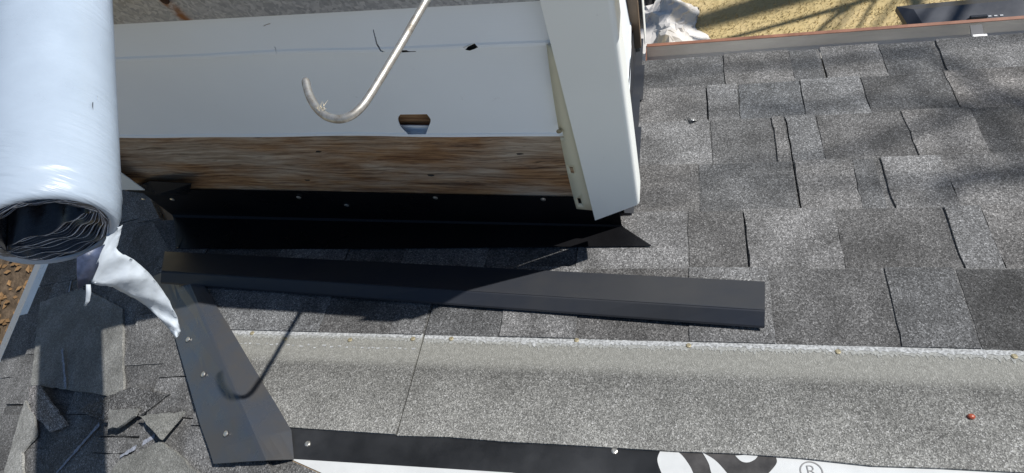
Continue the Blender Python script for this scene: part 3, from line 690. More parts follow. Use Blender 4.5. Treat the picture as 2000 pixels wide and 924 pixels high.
# ------------------------------------------------------------------ chimney
RZ = CAM_Z
E1 = Vector((-0.9988, 0.050, 0)).normalized(); E2 = Vector((-0.050, -0.9988, 0)).normalized()   # along the face to the left; out of the face
UPV = Vector((0, 0, 1))
O_ = Vector((-0.108, 0.577, 0))                # plan of the near right corner
Wd, Dp = 0.985, 0.63
E2S = Vector((0.020, -1.0, 0)).normalized()   # the side faces run straight down the slope
def CW(a, out, z): return O_ + E1 * a + (E2 if out > 0 else E2S) * out + UPV * (RZ + z)
chim = empty('chimney', CW(Wd / 2, -Dp / 2, -1.25), 'boxed chimney clad in cream vinyl siding with bare plywood at its foot', 'chimney')
ZC = -0.556                                     # lower edge of the cover's skirt
sheath = recalc(mobj('sheathing', [CW(a, o, z) for z in (-1.75, ZC + 0.03) for a, o in ((0, 0), (Wd, 0), (Wd, -Dp), (0, -Dp))],
      [(0, 1, 2, 3), (4, 5, 6, 7), (0, 1, 5, 4), (1, 2, 6, 5), (2, 3, 7, 6), (3, 0, 4, 7)], M['plywood'], chim))
# small checks and knots as thin dark slivers on the wood
for (x, y, w) in ((503, 267, 0.010), (622, 296, 0.007), (842, 342, 0.008), (600, 352, 0.006), (1015, 300, 0.006)):
    p = on_y(x, y, 0.6); a = (p - O_).dot(E1); p = on_y(x, y, 0.577 + 0.05 * max(0, a)); a = (p - O_).dot(E1); z = p.z - RZ
    pts = [(a + w * c1 * rnd.uniform(0.7, 1.2), z + 0.35 * w * s1 * rnd.uniform(0.6, 1.3)) for c1, s1 in [(math.cos(t), math.sin(t)) for t in (0, 0.8, 1.6, 2.4, 3.2, 4.0, 4.8, 5.6)]]
    prism(pts, lambda a_, b_: -0.002, lambda a_, b_: 0.0006, lambda a_, b_, h: CW(a_, h, b_), 'knot', M['dark'], sheath)

def apply_bool(o, cutters):
    for c in cutters:
        m = o.modifiers.new('cut', 'BOOLEAN'); m.operation = 'DIFFERENCE'; m.object = c; m.solver = 'EXACT'
    dg = bpy.context.evaluated_depsgraph_get(); ev = o.evaluated_get(dg); me = bpy.data.meshes.new_from_object(ev)
    o.modifiers.clear(); old = o.data; o.data = me
    for c in cutters: bpy.data.objects.remove(c)
def siding_panel(fn, a0, a1, zb, zt, parent, name='siding_panel', na=14, warp=None):
    """fn(a,out,z): one horizontal vinyl course, bottom hem proud, top against the wall"""
    nz = 8; g1, g2 = [], []; th = 0.0013
    front = []
    for i in range(na + 1):
        a = a0 + (a1 - a0) * i / na; col = []
        prf = [(zb + 0.016, 0.0065), (zb + 0.002, 0.0062), (zb, 0.009), (zb - 0.0002, 0.0125), (zb + 0.0012, 0.0150), (zb + 0.0040, 0.0172), (zb + 0.0075, 0.0166), (zb + 0.0100, 0.0150)]
        for j in range(1, nz + 1):
            t = j / nz; prf.append((zb + 0.0100 + (zt - zb - 0.0100) * t, 0.0147 - 0.0117 * t))
        for (z, o) in prf:
            w = warp(a, z) if warp else 0.0
            col.append(fn(a, o + w, z))
        front.append(col)
    return sheet(name, front, th, M['vinyl'], parent, smooth=False)
def wall_px(x, y):
    p = on_y(x, y, 0.565); a = (p - O_).dot(E1); p = on_y(x, y, 0.565 + 0.05 * a); a = (p - O_).dot(E1); return a, p.z - RZ
zb1 = wall_px(660, 264)[1]; zb2 = wall_px(650, 101)[1]
ZB1, ZB2 = zb1, zb2
wob = lambda a, z: 0.0012 * math.sin(a * 11.0) + 0.0008 * math.sin(a * 23 + 2)
f1 = lambda a, o, z: CW(a, o, z)
pA = siding_panel(f1, 0.035, Wd - 0.03, ZB1, ZB2 + 0.022, chim, na=24, warp=wob)
pB = siding_panel(f1, 0.02, Wd - 0.03, ZB2, ZC + 0.02, chim, na=24, warp=wob)
def cutter(pix, o0=0.001, o1=0.05):
    pts = [wall_px(x, y) for x, y in pix]
    return prism(pts, lambda a, b: o0, lambda a, b: o1, lambda a, b, h: CW(a, h, b + (h - 0.013) * 1.05), 'cut', M['dark'])
hole = curve2([(782, 223), (835, 222)], 1) + curve2([(835, 222), (843, 233), (840, 245)], 4) + [(835, 260.0), (800, 260.5)] + curve2([(800, 260.5), (785, 247), (778, 232), (782, 223)], 4)
hc = []
for p in hole:
    if not hc or abs(p[0] - hc[-1][0]) + abs(p[1] - hc[-1][1]) > 0.5: hc.append(p)
if abs(hc[0][0] - hc[-1][0]) + abs(hc[0][1] - hc[-1][1]) < 0.5: hc.pop()
slot_px = [(776, 97.5), (800, 96.5), (809, 101), (780, 102.5)]; leaf_px = [(904, 97), (909, 91), (920, 85.5), (930, 83), (938, 91), (924, 95), (913, 99)]
apply_bool(pA, [cutter(hc, 0.0098), cutter(slot_px, 0.0012), cutter(leaf_px, 0.0012)])
a0_, z0_ = wall_px(700, 97); a1_, z1_ = wall_px(1000, 92)
box('dark_backing', CW(a1_, 0.0004, ZB2 - 0.040), E1 * (a0_ - a1_), E2 * 0.0006, UPV * 0.07, M['dark'], chim)  # dark sheet added behind the cuts so they show as black shade
apply_bool(pB, [cutter(slot_px, 0.0015),
                cutter(leaf_px, 0.0012),
                cutter([(953, 102.5), (960, 101), (994, 100), (994, 101), (962, 103)], 0.0098),
                cutter([(728, 57), (730, 57), (741, 85), (751, 97), (763, 101), (762, 102.4), (749, 99), (738, 86)], 0.0),
                cutter([(508, 50.5), (515, 47), (522, 45.5), (522, 46.8), (515, 48.5), (509, 52)], 0.0),
                cutter([(536, 91), (545, 105.5), (545, 104), (538, 91)], 0.0)])
# the other faces
def f2(a, o, z):
    p = O_ + E2S * (-a) + (-E1) * o; return p + UPV * max(RZ + z, zf(p.y) + 0.105 + 0.001 * o)
f3 = lambda a, o, z: O_ + E1 * Wd + E2S * (-a) + E1 * o + UPV * (RZ + z)
f4 = lambda a, o, z: O_ + E1 * a + E2S * (-Dp) + E2 * (-o) + UPV * (RZ + z)
st = ZB2 - ZB1
for fn, a0, a1, zs in ((f2, 0.04, Dp - 0.02, [ZB1 - 2 * st, ZB1 - st, ZB1, ZB2]), (f3, 0.02, Dp - 0.02, [ZB1, ZB2]), (f4, 0.02, Wd - 0.02, [ZB1 - 3 * st, ZB1 - 2 * st, ZB1 - st, ZB1, ZB2])):
    for i, z in enumerate(zs):
        zt = zs[i + 1] + 0.022 if i + 1 < len(zs) else ZC + 0.02
        siding_panel(fn, a0, a1, z, zt, chim, na=6)
# galvanised cover: skirt and pan
ov = 0.016; sk = 0.052
cov_streak_p = on_y(322, 2, 0.565 + 0.05 * 0.5)
def CV(a, o, z): return CW(a, o, z)
oa = [(-0.085, ov), (Wd + 0.10, ov), (Wd + 0.10, -Dp - 0.06), (-0.085, -Dp - 0.06)]
vs = [CV(a, o, ZC) for a, o in oa] + [CV(a, o, ZC + sk) for a, o in oa]
ia = [(-0.0838, ov - 0.0012), (Wd + 0.0988, ov - 0.0012), (Wd + 0.0988, -Dp - 0.0588), (-0.0838, -Dp - 0.0588)]
vs += [CV(a, o, ZC) for a, o in ia] + [CV(a, o, ZC + sk - 0.0012) for a, o in ia]
fc = [(i, (i + 1) % 4, 4 + (i + 1) % 4, 4 + i) for i in range(4)] + [(4, 5, 6, 7)] + [(8 + (i + 1) % 4, 8 + i, 12 + i, 12 + (i + 1) % 4) for i in range(4)] + [(15, 14, 13, 12)] + [((i + 1) % 4, i, 8 + i, 8 + (i + 1) % 4) for i in range(4)]
scr = on_y(322, 0, 0.577 + 0.05 * 0.48 - ov)
cover_org = Vector((sum(v.x for v in vs) / len(vs), sum(v.y for v in vs) / len(vs), min(v.z for v in vs)))
M['galv_rust'] = galvanised('galvanised_sheet_rusted', ((scr - cover_org).x, (scr - cover_org).z))
cover = recalc(mobj('chimney_cover', vs, fc, M['galv_rust'], chim))
tag(cover, 'dull galvanised cover with a rust run below one screw')
M['rust'] = simple('rusted_screw', (0.05, 0.022, 0.012), 0.85, 0.2)
sc_o = bpy.data.objects.new('rusted_screw', make_nail(M['rust'], 0.006)); link(sc_o, cover)
sc_o.rotation_euler = E2.to_track_quat('Z', 'Y').to_euler(); sc_o.location = scr + E2 * 0.0005 - ORG[cover]

# corner posts (folded vinyl angle with a nailing flange)
def post(name, base, ax, ay, w1, w2, z0, z1, parent, flange=None, tilt=Vector((0, 0, 0)), slant=0.0, mats=None):
    """ax: direction of the first face away from the corner, ay: of the second; rounded corner at base"""
    th = 0.0016; r_ = 0.0055
    prof_ = [ax * w1] + [ax * (w1 * 0.5)] + [ax * r_]
    for k in range(1, 8):
        an = math.pi / 2 * k / 8; c = (ax + ay) * r_; prof_.append(c - ay * (r_ * math.cos(an)) - ax * (r_ * math.sin(an)))
    prof_ += [ay * r_, ay * w2]
    g_ = []; nz_ = 12
    for i in range(nz_ + 1):
        t = i / nz_; row = []
        for j, v in enumerate(prof_):
            zz = z0 + (z1 - z0) * t
            if i == 0 and slant: zz -= slant * (v.dot(ax) / w1)
            row.append(base + v + tilt * (1 - t) + UPV * (zz + RZ))
        g_.append(row)
    return sheet(name, g_, th, M['vinyl_post'], parent, smooth=False)
# near right post: fully visible, loose at its foot
pc = Vector((-0.067, 0.545, 0))
postR = post('corner_post', pc, Vector((-0.9995, 0.03, 0)), Vector((0.02, 1, 0)), 0.0765, 0.042, -0.985, ZC + 0.03, chim, tilt=Vector((0.003, -0.006, 0)), slant=0.058)
# its nailing flange behind the left side, with slots
fl_px = [(1064, 95), (1150, 415), (1126, 411), (1108, 340), (1088, 262), (1083, 190)]
fpts = [on_y(x, y, 0.563) for x, y in fl_px]
fl = []
gridf = []
topz, botz = -0.62 + RZ, -1.028 + RZ
for i in range(15):
    t = i / 14; z = botz + (topz - botz) * t
    right = Vector((-0.140 + 0.003 * (1 - t), 0.5515, z)); 
    left = Vector((-0.171 + 0.020 * t * t, 0.556 + 0.002 * t, z))
    gridf.append([left, left.lerp(right, 0.5), right])
flange = sheet('nailing_flange', gridf, 0.0011, M['vinyl_flange'], postR, smooth=True)
cuts = []
for (x, y) in ((1096, 262), (1117, 331), (1132, 391)):
    p = on_y(x, y, 0.5555); w, hgt = 0.0028, 0.0095
    c_ = recalc(mobj('cut', [p + Vector((sx * w, sy * 0.02, sz * hgt)) for sz in (-1, 1) for sx, sy in ((-1, -1), (1, -1), (1, 1), (-1, 1))], [(0, 1, 2, 3), (4, 5, 6, 7), (0, 1, 5, 4), (1, 2, 6, 5), (2, 3, 7, 6), (3, 0, 4, 7)], M['dark']))
    cuts.append(c_)
apply_bool(flange, cuts)
nail(on_y(1092, 256, 0.5525), (0.2, -1, 0.1), flange, 'b')
# far right post: shows beyond the near one, brown inside edge
pf_ = Vector((-0.088, O_.y + Dp, 0))
postF = post('corner_post', pf_ + Vector((0.012, -0.012, 0)), Vector((-0.02, -1, 0)), Vector((-1, 0, 0)), 0.05, 0.05, -1.30, ZC + 0.03, chim)
box('trim_strip', pf_ + Vector((-0.018, -0.085, RZ - 1.285)), (0.022, 0, 0), (0, 0.022, 0), (0, 0, 0.75), M['brown_trim'], postF)
pl_ = O_ + E1 * (Wd + 0.02) + E2 * 0.022
post('corner_post', pl_, E1 * -1, E2 * -1, 0.07, 0.07, -1.0, ZC + 0.03, chim)
post('corner_post', O_ + E1 * (Wd + 0.02) + E2S * (-Dp - 0.022), E1 * -1, E2S * 1, 0.07, 0.07, -1.7, ZC + 0.03, chim)

# black flashing at the foot of the chimney: upright leaf and roof leaf
zr = zf(0.577) - RZ
def cz_at(p): return zf(p.y)
ztop = wall_px(700, 386)[1]
Yf = on_front(700, 484, 0.024).y
vs = []
nseg = 16
A_, B_, C_, = [], [], []
for i in range(nseg + 1):
    a = -0.006 + (Wd + 0.006) * i / nseg
    wv_ = 0.0007 * math.sin(9 * a)
    top = CW(a, 0.0035 + wv_, ztop); fold = CW(a, 0.006, 0); fold.z = zf(fold.y) + 0.028
    x_f = fold.x + (0.055 if i == 0 else 0.0) + (0.07 if i == nseg else 0.0); yf = Yf - 0.002 * math.sin(5 * a)
    front_ = Vector((x_f, yf, zf(yf) + 0.025 + 0.002 * math.sin(7 * a)))
    A_.append(top); B_.append(fold); C_.append(front_)
grid = [[A_[i], A_[i].lerp(B_[i], 0.5), B_[i] + Vector((0, 0, 0.004)), B_[i].lerp(C_[i], 0.06), B_[i].lerp(C_[i], 0.5), C_[i]] for i in range(nseg + 1)]
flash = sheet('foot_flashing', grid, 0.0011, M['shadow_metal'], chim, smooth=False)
for (x, y) in ((277, 398), (333, 398), (581, 393), (675, 408), (849, 393), (1060, 396)):
    a, z = wall_px(x, y); nail(CW(a, 0.0052, z), E2, flash)
# bent flap at the near left corner
fp = [(243, 378), (292, 357), (378, 349), (366, 384)]
ff = []
for (x, y), o in zip(fp, (0.010, 0.012, 0.026, 0.011)):
    a, z = wall_px(x, y); ff.append(CW(a, o, z))
mid = (ff[0] + ff[3]) / 2 + E2 * 0.006
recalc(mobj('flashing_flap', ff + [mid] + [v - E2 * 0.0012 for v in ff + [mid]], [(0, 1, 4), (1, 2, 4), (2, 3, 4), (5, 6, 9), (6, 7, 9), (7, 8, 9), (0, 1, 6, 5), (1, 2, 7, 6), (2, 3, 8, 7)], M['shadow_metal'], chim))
# step flashing up the right side
for i in range(5):
    y0 = 0.60 + i * 0.115; y1 = y0 + 0.135; x0 = O_.x + 0.050 * 0 + 0.0035 + 0.001 * i; hgt = 0.085
    o2 = 0.004 + 0.0015 * i
    def sp(yv, dx, dz): return Vector((-0.104 - 0.05 * 0 + dx + (yv - 0.577) * 0.05 * 0 , yv, zf(yv) + 0.026 + dz + 0.001 * (4 - i)))
    g_ = [[sp(y, 0.004, hgt), sp(y, 0.004, 0.02), sp(y, 0.005, 0.002), sp(y, 0.028 if i % 2 else 0.022, 0.0)] for y in (y0, (y0 + y1) / 2, y1)]
    sheet('step_flashing', g_, 0.001, M['drip_metal'], chim, smooth=False)

# ------------------------------------------------------------------ loose length of drip edge on the shingles
de = empty('drip_edge_length', on_front(900, 590, 0.012), 'loose length of charcoal metal edge trim lying askew on the shingles', 'metal trim')
def hr(S): return 0.024
def depts(px, h): return [on_front(x, y, hh) for (x, y), hh in zip(px, h)]
n_ = 14; gd = []
for i in range(n_ + 1):
    t = i / n_
    bl, br_ = Vector((322, 492)), Vector((1494, 551)); fl_, fr_ = Vector((316, 530)), Vector((1494, 606)); ll, lr = Vector((314, 553)), Vector((1493, 640))
    b = bl.lerp(br_, t); f_ = fl_.lerp(fr_, t); l_ = ll.lerp(lr, t)
    bow = 0.002 * math.sin(t * 9) + 0.0012 * math.sin(t * 23 + 1)
    lh = 0.026 + 0.0 * t
    P_b = on_front(b.x, b.y, 0.027); P_f = on_front(f_.x, f_.y, 0.047 + bow); P_l = on_front(l_.x, l_.y, lh)
    gd.append((P_b, P_f, P_l))
fold_in = lambda b, f_: f_ + (b - f_).normalized() * 0.0022
fold_out = lambda f_, l_: f_ + (l_ - f_).normalized() * 0.0022
flg = sheet('flange', [[b, b.lerp(f_, 0.5), fold_in(b, f_), fold_in(b, f_).lerp(fold_out(f_, l_), 0.5) + NF * 0.0006] for b, f_, l_ in gd], 0.0011, M['drip_metal'], de, smooth=False)
lipd = sheet('lip', [[fold_in(b, f_).lerp(fold_out(f_, l_), 0.5) + NF * 0.0006, fold_out(f_, l_), f_.lerp(l_, 0.9), l_, l_ + Vector((0, 0.006, -0.001))] for b, f_, l_ in gd], 0.0011, M['drip_metal'], de, smooth=False)
# ------------------------------------------------------------------ shingle scraps on the side plane
def scrap(pix, hs, mat, label, color=1.0, th=0.005, name='shingle_scrap', cat='shingle scrap'):
    crn = [on_left(x, y, h) for (x, y), h in zip(pix, hs)]; pts = []; ctr = sum(crn, Vector()) / len(crn)
    for i in range(len(crn)):
        A, B = crn[i], crn[(i + 1) % len(crn)]; k_ = max(2, int((B - A).length / 0.012)); sd = (B - A).cross(NL).normalized()
        for t in range(k_): pts.append(A.lerp(B, t / k_) + (sd * rnd.gauss(0, 0.0011) if t else Vector()))
    n_ = len(pts)
    nn = (crn[1] - crn[0]).cross(crn[2] - crn[0]).normalized()
    if nn.z < 0: nn = -nn
    vs = pts + [p - nn * th for p in pts]
    o = recalc(mobj(name, vs, [tuple(range(n_)), tuple(reversed(range(n_, 2 * n_)))] + [(i, (i + 1) % n_, n_ + (i + 1) % n_, n_ + i) for i in range(n_)], mat, None, color=color))
    o['label'] = label; o['category'] = cat; o['group'] = 'shingle scraps on the side slope'
    return o
scrap([(78, 590), (160, 562), (239, 602), (240, 780), (205, 772), (130, 760), (60, 752)], [0.022, 0.022, 0.023, 0.027, 0.026, 0.026, 0.026], M['talc'], 'large pale grey scrap half in shadow, its straight edge towards the hip metal', 0.92)
scrap([(56, 757), (74, 752), (131, 832), (97, 845), (60, 800)], [0.040, 0.046, 0.030, 0.027, 0.03], M['scrapgran'], 'narrow pinkish strip of shingle tilted up beside the large scrap', (1.7, 1.6, 1.56), 0.004)
scrap([(5, 930), (48, 782), (66, 812), (70, 850), (42, 884), (45, 930)], [0.026, 0.030, 0.03, 0.028, 0.026, 0.026], M['talc'], 'pale smooth torn scrap at the corner of the roof', 1.15)
scrap([(150, 800), (255, 756), (330, 770), (272, 813), (240, 810), (208, 826)], [0.030, 0.030, 0.024, 0.026, 0.028, 0.03], M['scrapgran'], 'dark granular scrap lying between the large scrap and the pale triangle', 0.85)
scrap([(271, 812), (359, 803), (313, 858)], [0.034, 0.034, 0.040], M['talc'], 'pale triangular scrap beside the hip metal', (0.98, 0.98, 0.96))
scrap([(205, 935), (232, 900), (312, 862), (345, 885), (395, 935)], [0.028, 0.03, 0.032, 0.03, 0.028], M['talc'], 'broad pale scrap with a white edge near the foot of the hip metal', (0.93, 0.93, 0.91))
scrap([(213, 800), (270, 798), (262, 812), (238, 830), (210, 838)], [0.036, 0.036, 0.036, 0.037, 0.036], M['talc'], 'small pale scrap wedged under the shadow of the roll', 0.9)

# ------------------------------------------------------------------ hook rod lying over the chimney cover
ZK = ZC + sk + 0.0050
hk = empty('hook_rod', on_z(835, 0, RZ + ZK), 'worn galvanised steel hook rod reaching out over the siding', 'hook')
hp = [(597, 157), (600, 172), (606, 190), (618, 210), (637, 227), (662, 233), (686, 226), (706, 209), (722, 187), (748, 145), (790, 75), (832, 2)]
pts = [on_z(x, y, RZ + ZK) for x, y in hp]
d_ = (pts[-1] - pts[-3]).normalized()
pts.append(pts[-1] + d_ * 0.25); pts.append(pts[-1] + d_ * 0.25)
sm = smoothline(pts, 7)
sm[0] = sm[0]
rods = [0.0043] * len(sm); rods = [0.0032, 0.0041] + rods[2:]
tube('rod', [sm[0] + (sm[0] - sm[1]).normalized() * 0.0012] + sm[1:], rods, M['hook'], hk, 14)
vs, fc = [], []
base = on_z(627, 212, RZ + ZK + 0.004)
for i in range(16):
    b = base + Vector((rnd.gauss(0, 0.0022), rnd.gauss(0, 0.0022), rnd.gauss(0, 0.001))); e = b + Vector((rnd.gauss(0, 0.003), rnd.gauss(0.002, 0.0035), rnd.uniform(0.0, 0.004))); k = len(vs)
    vs += [b, b + Vector((0.0009, 0, 0)), e]; fc.append((k, k + 1, k + 2))
mobj('frayed_fibre', vs, fc, M['fibre'], hk)

# ------------------------------------------------------------------ roll of membrane on the chimney cover
AX = Vector((-0.415, 0.909, 0)).normalized(); BX = Vector((AX.y, -AX.x, 0)); 
ZT = ZC + sk
Rr = 0.0635
def hgt(ph, s=1.0):
    """radius factors of the squashed section: flatter below"""
    return (math.cos(ph), math.sin(ph) * (0.93 if math.sin(ph) > 0 else 0.80))
Zcen = RZ + ZT + Rr * 0.80 + 0.001
ec = on_z(97, 458, Zcen)
roll = empty('membrane_roll', ec + AX * 0.4 - UPV * (Rr * 0.8), 'part-used roll of white-faced roofing membrane jutting over the chimney edge', 'membrane roll')
seg = 64
profile = [(0.0035, 0.80), (0.0, 0.86), (0.004, 0.935), (0.012, 0.975), (0.022, 0.985), (0.0285, 0.988), (0.030, 1.004), (0.0325, 1.0), (0.10, 1.0), (0.25, 1.0), (0.45, 1.0), (0.75, 1.0), (0.95, 1.0)]
vs, fc = [], []
for i, (t, r_) in enumerate(profile):
    for k in range(seg):
        ph = 2 * math.pi * k / seg; cx, cy = hgt(ph)
        wob_ = 1 + 0.006 * math.sin(3 * ph + 1 + t * 3) + 0.004 * math.sin(7 * ph + t * 10)
        vs.append(ec + AX * t + (BX * cx + UPV * cy) * (Rr * r_ * wob_))
for i in range(len(profile) - 1):
    for k in range(seg):
        # the film is torn away low on the near end, where the flap hangs
        fc.append((i * seg + k, i * seg + (k + 1) % seg, (i + 1) * seg + (k + 1) % seg, (i + 1) * seg + k))
fc.append(tuple((len(profile) - 1) * seg + k for k in range(seg)))
recalc(mobj('film_wrap', vs, fc, M['film'], roll, smooth=True))
# nicks torn in the film
for t, ph, sz in ((0.115, 0.30, 0.006), (0.128, 0.22, 0.004), (0.30, 0.34, 0.008), (0.21, 0.12, 0.003)):
    c = ec + AX * t + (BX * math.cos(ph) + UPV * math.sin(ph) * 0.93) * (Rr * 1.006); outv = (BX * math.cos(ph) + UPV * math.sin(ph))
    tv = UPV * 0.7 - BX * 0.3
    mobj('film_nick', [c - AX * sz, c + AX * sz * 0.8 + outv * 0.0005, c + tv * sz * 0.7 + outv * sz * 0.7, c + tv * sz * 0.2 - AX * sz * 0.2], [(0, 3, 1), (3, 0, 2), (1, 3, 2)], M['layers'] if sz > 0.005 else M['film_flap'], roll)

# wound layers seen at the end
vs, fc = [], []; nl = 24; seg2 = 72
for l in range(nl):
    u = l / (nl - 1)
    d0_ = 0.004 + rnd.uniform(-0.004, 0.003) + 0.004 * u
    rt = 0.82 - 0.17 * u; rb = 0.82 - 0.80 * u; ph0 = 0.11 * l + rnd.uniform(-0.15, 0.15)
    k0 = len(vs)
    rings = []
    for (dt, dr) in ((0.06, 0.0), (0.0, 0.0), (0.0, -0.013), (0.75 if l == nl - 1 else 0.05, -0.013)):
        for k in range(seg2):
            ph = 2 * math.pi * k / seg2; cx, cy = math.cos(ph), math.sin(ph)
            side = 0.80 - 0.12 * u + (0.05 * u if cx < 0 else 0)
            top = rt * 0.93; bt = rb * 0.80
            wz = (0.006 * math.sin(5 * ph + ph0) + 0.004 * math.sin(11 * ph + 2 * ph0)) * (1 if cy > -0.2 else 2.0)
            X = (side + dr + wz * 0.5) * cx
            if cy >= 0: Z = (top + dr + wz) * cy
            else: Z = (bt + dr + wz + u * (0.16 * cx + 0.06 * math.sin(4 * cx + ph0))) * cy - u * 0.0
            if cy < 0 and u > 0.3: Z += 0.10 * (u - 0.3) * cx
            jit = 0.0016 * math.sin(9 * ph + ph0 * 3)
            vs.append(ec + AX * (d0_ + dt + jit) + (BX * X + UPV * Z) * Rr)
    for r_ in range(3):
        for k in range(seg2):
            a = k0 + r_ * seg2 + k; b = k0 + r_ * seg2 + (k + 1) % seg2
            fc.append((a, b, b + seg2, a + seg2))
tag(recalc(mobj('wound_layers', vs, fc, None, roll, smooth=True, mats=[M['layers'], M['film_edge'], M['membrane_edge']], fmat=[(1 if (i // (3 * seg2)) % 3 == 1 else 2) if (i // seg2) % 3 == 1 else 0 for i in range(len(fc))])), kind='stuff')
vs = [ec + AX * 0.7 + (BX * math.cos(6.2832 * k / 40) * 0.82 + UPV * math.sin(6.2832 * k / 40) * 0.8) * Rr for k in range(40)]
mobj('inner_dark', vs, [tuple(range(40))], M['layers'], roll)
# torn film hanging from the end
dl = ec.copy(); d_end = (ec - C0).length
up_e = [(240, 440, 0.0), (229, 486, 0.004), (262, 508, 0.010), (295, 538, 0.024), (325, 578, 0.040), (345, 618, 0.054), (351, 645, 0.062), (348, 657, 0.066)]
lo_e = [(210, 452, 0.004), (178, 547, 0.018), (215, 559, 0.024), (248, 575, 0.034), (280, 593, 0.046), (312, 623, 0.058), (332, 645, 0.064), (343, 661, 0.068)]
gfl = []
for (a, b) in zip(smoothline([Vector(p) for p in up_e], 5), smoothline([Vector(p) for p in lo_e], 5)):
    row = []
    for j in range(9):
        t = j / 8; v = a.lerp(b, t); i = len(gfl)
        dd = d_end - 0.005 + v.z + 0.004 * math.sin(math.pi * t) * math.sin(i * 0.33) + 0.004 * abs(math.sin(i * 0.41 + 2.6 * t)) + 0.003 * abs(math.sin(i * 0.9 - 3.7 * t + 1)) - 0.004 * math.sin(math.pi * t) + rnd.gauss(0, 0.0003)
        ex = rnd.uniform(-2.2, 2.2) if j in (0, 8) else 0
        row.append(at(v.x + ex, v.y + ex, dd))
    gfl.append(row)
sheet('torn_film', gfl, 0.0004, M['film_flap'], roll, smooth=True)
# blue-backed membrane tongue and small tail
tg = [[at(150, 503, d_end + 0.004), at(205, 478, d_end + 0.002)], [at(150, 535, d_end + 0.012), at(196, 512, d_end + 0.01)], [at(153, 566, d_end + 0.018), at(180, 545, d_end + 0.016)]]
sheet('membrane_tongue', tg, 0.001, M['membrane_blue'], roll, smooth=True)
tl = [[at(168, 556, d_end + 0.016), at(177, 556, d_end + 0.016)], [at(168, 572, d_end + 0.02), at(178, 572, d_end + 0.019)], [at(167, 588, d_end + 0.024), at(175, 588, d_end + 0.022)], [at(163, 597, d_end + 0.027), at(168, 598, d_end + 0.027)]]
sheet('film_tail', tl, 0.0004, M['film_flap'], roll, smooth=True)

# ------------------------------------------------------------------ small litter on the roof
p = on_front(1895, 815, 0.006)
vs, fc = [], []
for i in range(5):
    for k in range(10):
        a = math.pi * (i + 0.5) / 5; vs.append(p + Vector((math.sin(a) * math.cos(0.628 * k) * 0.0052, math.sin(a) * math.sin(0.628 * k) * 0.0042, math.cos(a) * 0.0036 + 0.0036)))
for i in range(4):
    for k in range(10): fc.append((i * 10 + k, i * 10 + (k + 1) % 10, (i + 1) * 10 + (k + 1) % 10, (i + 1) * 10 + k))
fc += [tuple(range(10)), tuple(40 + k for k in range(10))]
tag(recalc(mobj('seed', vs, fc, M['seed'], None, smooth=True)), 'tiny shiny red-brown seed lying on the bare top course', 'seed')
gs = []
for i in range(7):
    t = i / 6; b = on_front(1340 + 26 * t, 228 + 10 * t, 0.022 + 0.008 * math.sin(t * 5)); gs.append([b, b + Vector((0.004, -0.011 + 0.006 * t, 0.006 * math.sin(3 * t)))])
tag(sheet('metal_curl', gs, 0.0006, M['alu'], None, smooth=True), 'small curled sliver of bare metal on the shingles near the gutter', 'metal sliver')

# ------------------------------------------------------------------ things on the lawn
bxo = empty('flat_box', (2.3, 3.3, 0), 'low dark flat-lidded box standing on the dry lawn beyond the gutter', 'box')
hB = 0.36
c1 = on_z(1752, 10, hB + 0.0); c2 = on_z(1790, 72, hB)
ex_ = Vector((1, 0.02, 0)).normalized()
dB = Vector((c2.x - c1.x, c2.y - c1.y, 0)); 
dB = dB.normalized() * 1.1
def bxp(u, v, z): return Vector((c1.x, c1.y, 0)) + ex_ * u + dB * v + Vector((0, 0, z))
lid = recalc(mobj('lid', [bxp(u, v, z) for z, ins in ((hB - 0.05, 0), (hB - 0.012, 0), (hB + 0.02, 0.06)) for u, v in ((ins, ins), (1.5 - ins, ins), (1.5 - ins, 1 - ins), (ins, 1 - ins))],
      [(3, 2, 1, 0), (8, 9, 10, 11)] + [(r_ * 4 + i, r_ * 4 + (i + 1) % 4, r_ * 4 + 4 + (i + 1) % 4, r_ * 4 + 4 + i) for r_ in (0, 1) for i in range(4)], M['panel'], bxo))
recalc(mobj('body', [bxp(u, v, z) for z in (0.0, hB - 0.05) for u, v in ((0.04, 0.04), (1.46, 0.04), (1.46, 0.96), (0.04, 0.96))], [(3, 2, 1, 0), (4, 5, 6, 7)] + [(i, (i + 1) % 4, 4 + (i + 1) % 4, 4 + i) for i in range(4)], M['panel'], bxo))
hd = on_z(1930, 32, hB + 0.022)
box('handle', hd + Vector((-0.10, -0.02, 0)), (0.09, 0, 0), (0, 0.022, 0), (0, 0, 0.02), M['black_bag'], lid, 0.004)
for i in range(3): box('mark', hd + Vector((0.0 + 0.03 * i, -0.004, 0)), (0.016, 0, 0), (0, 0.008, 0), (0, 0, 0.002), M['panel_mark'], lid)
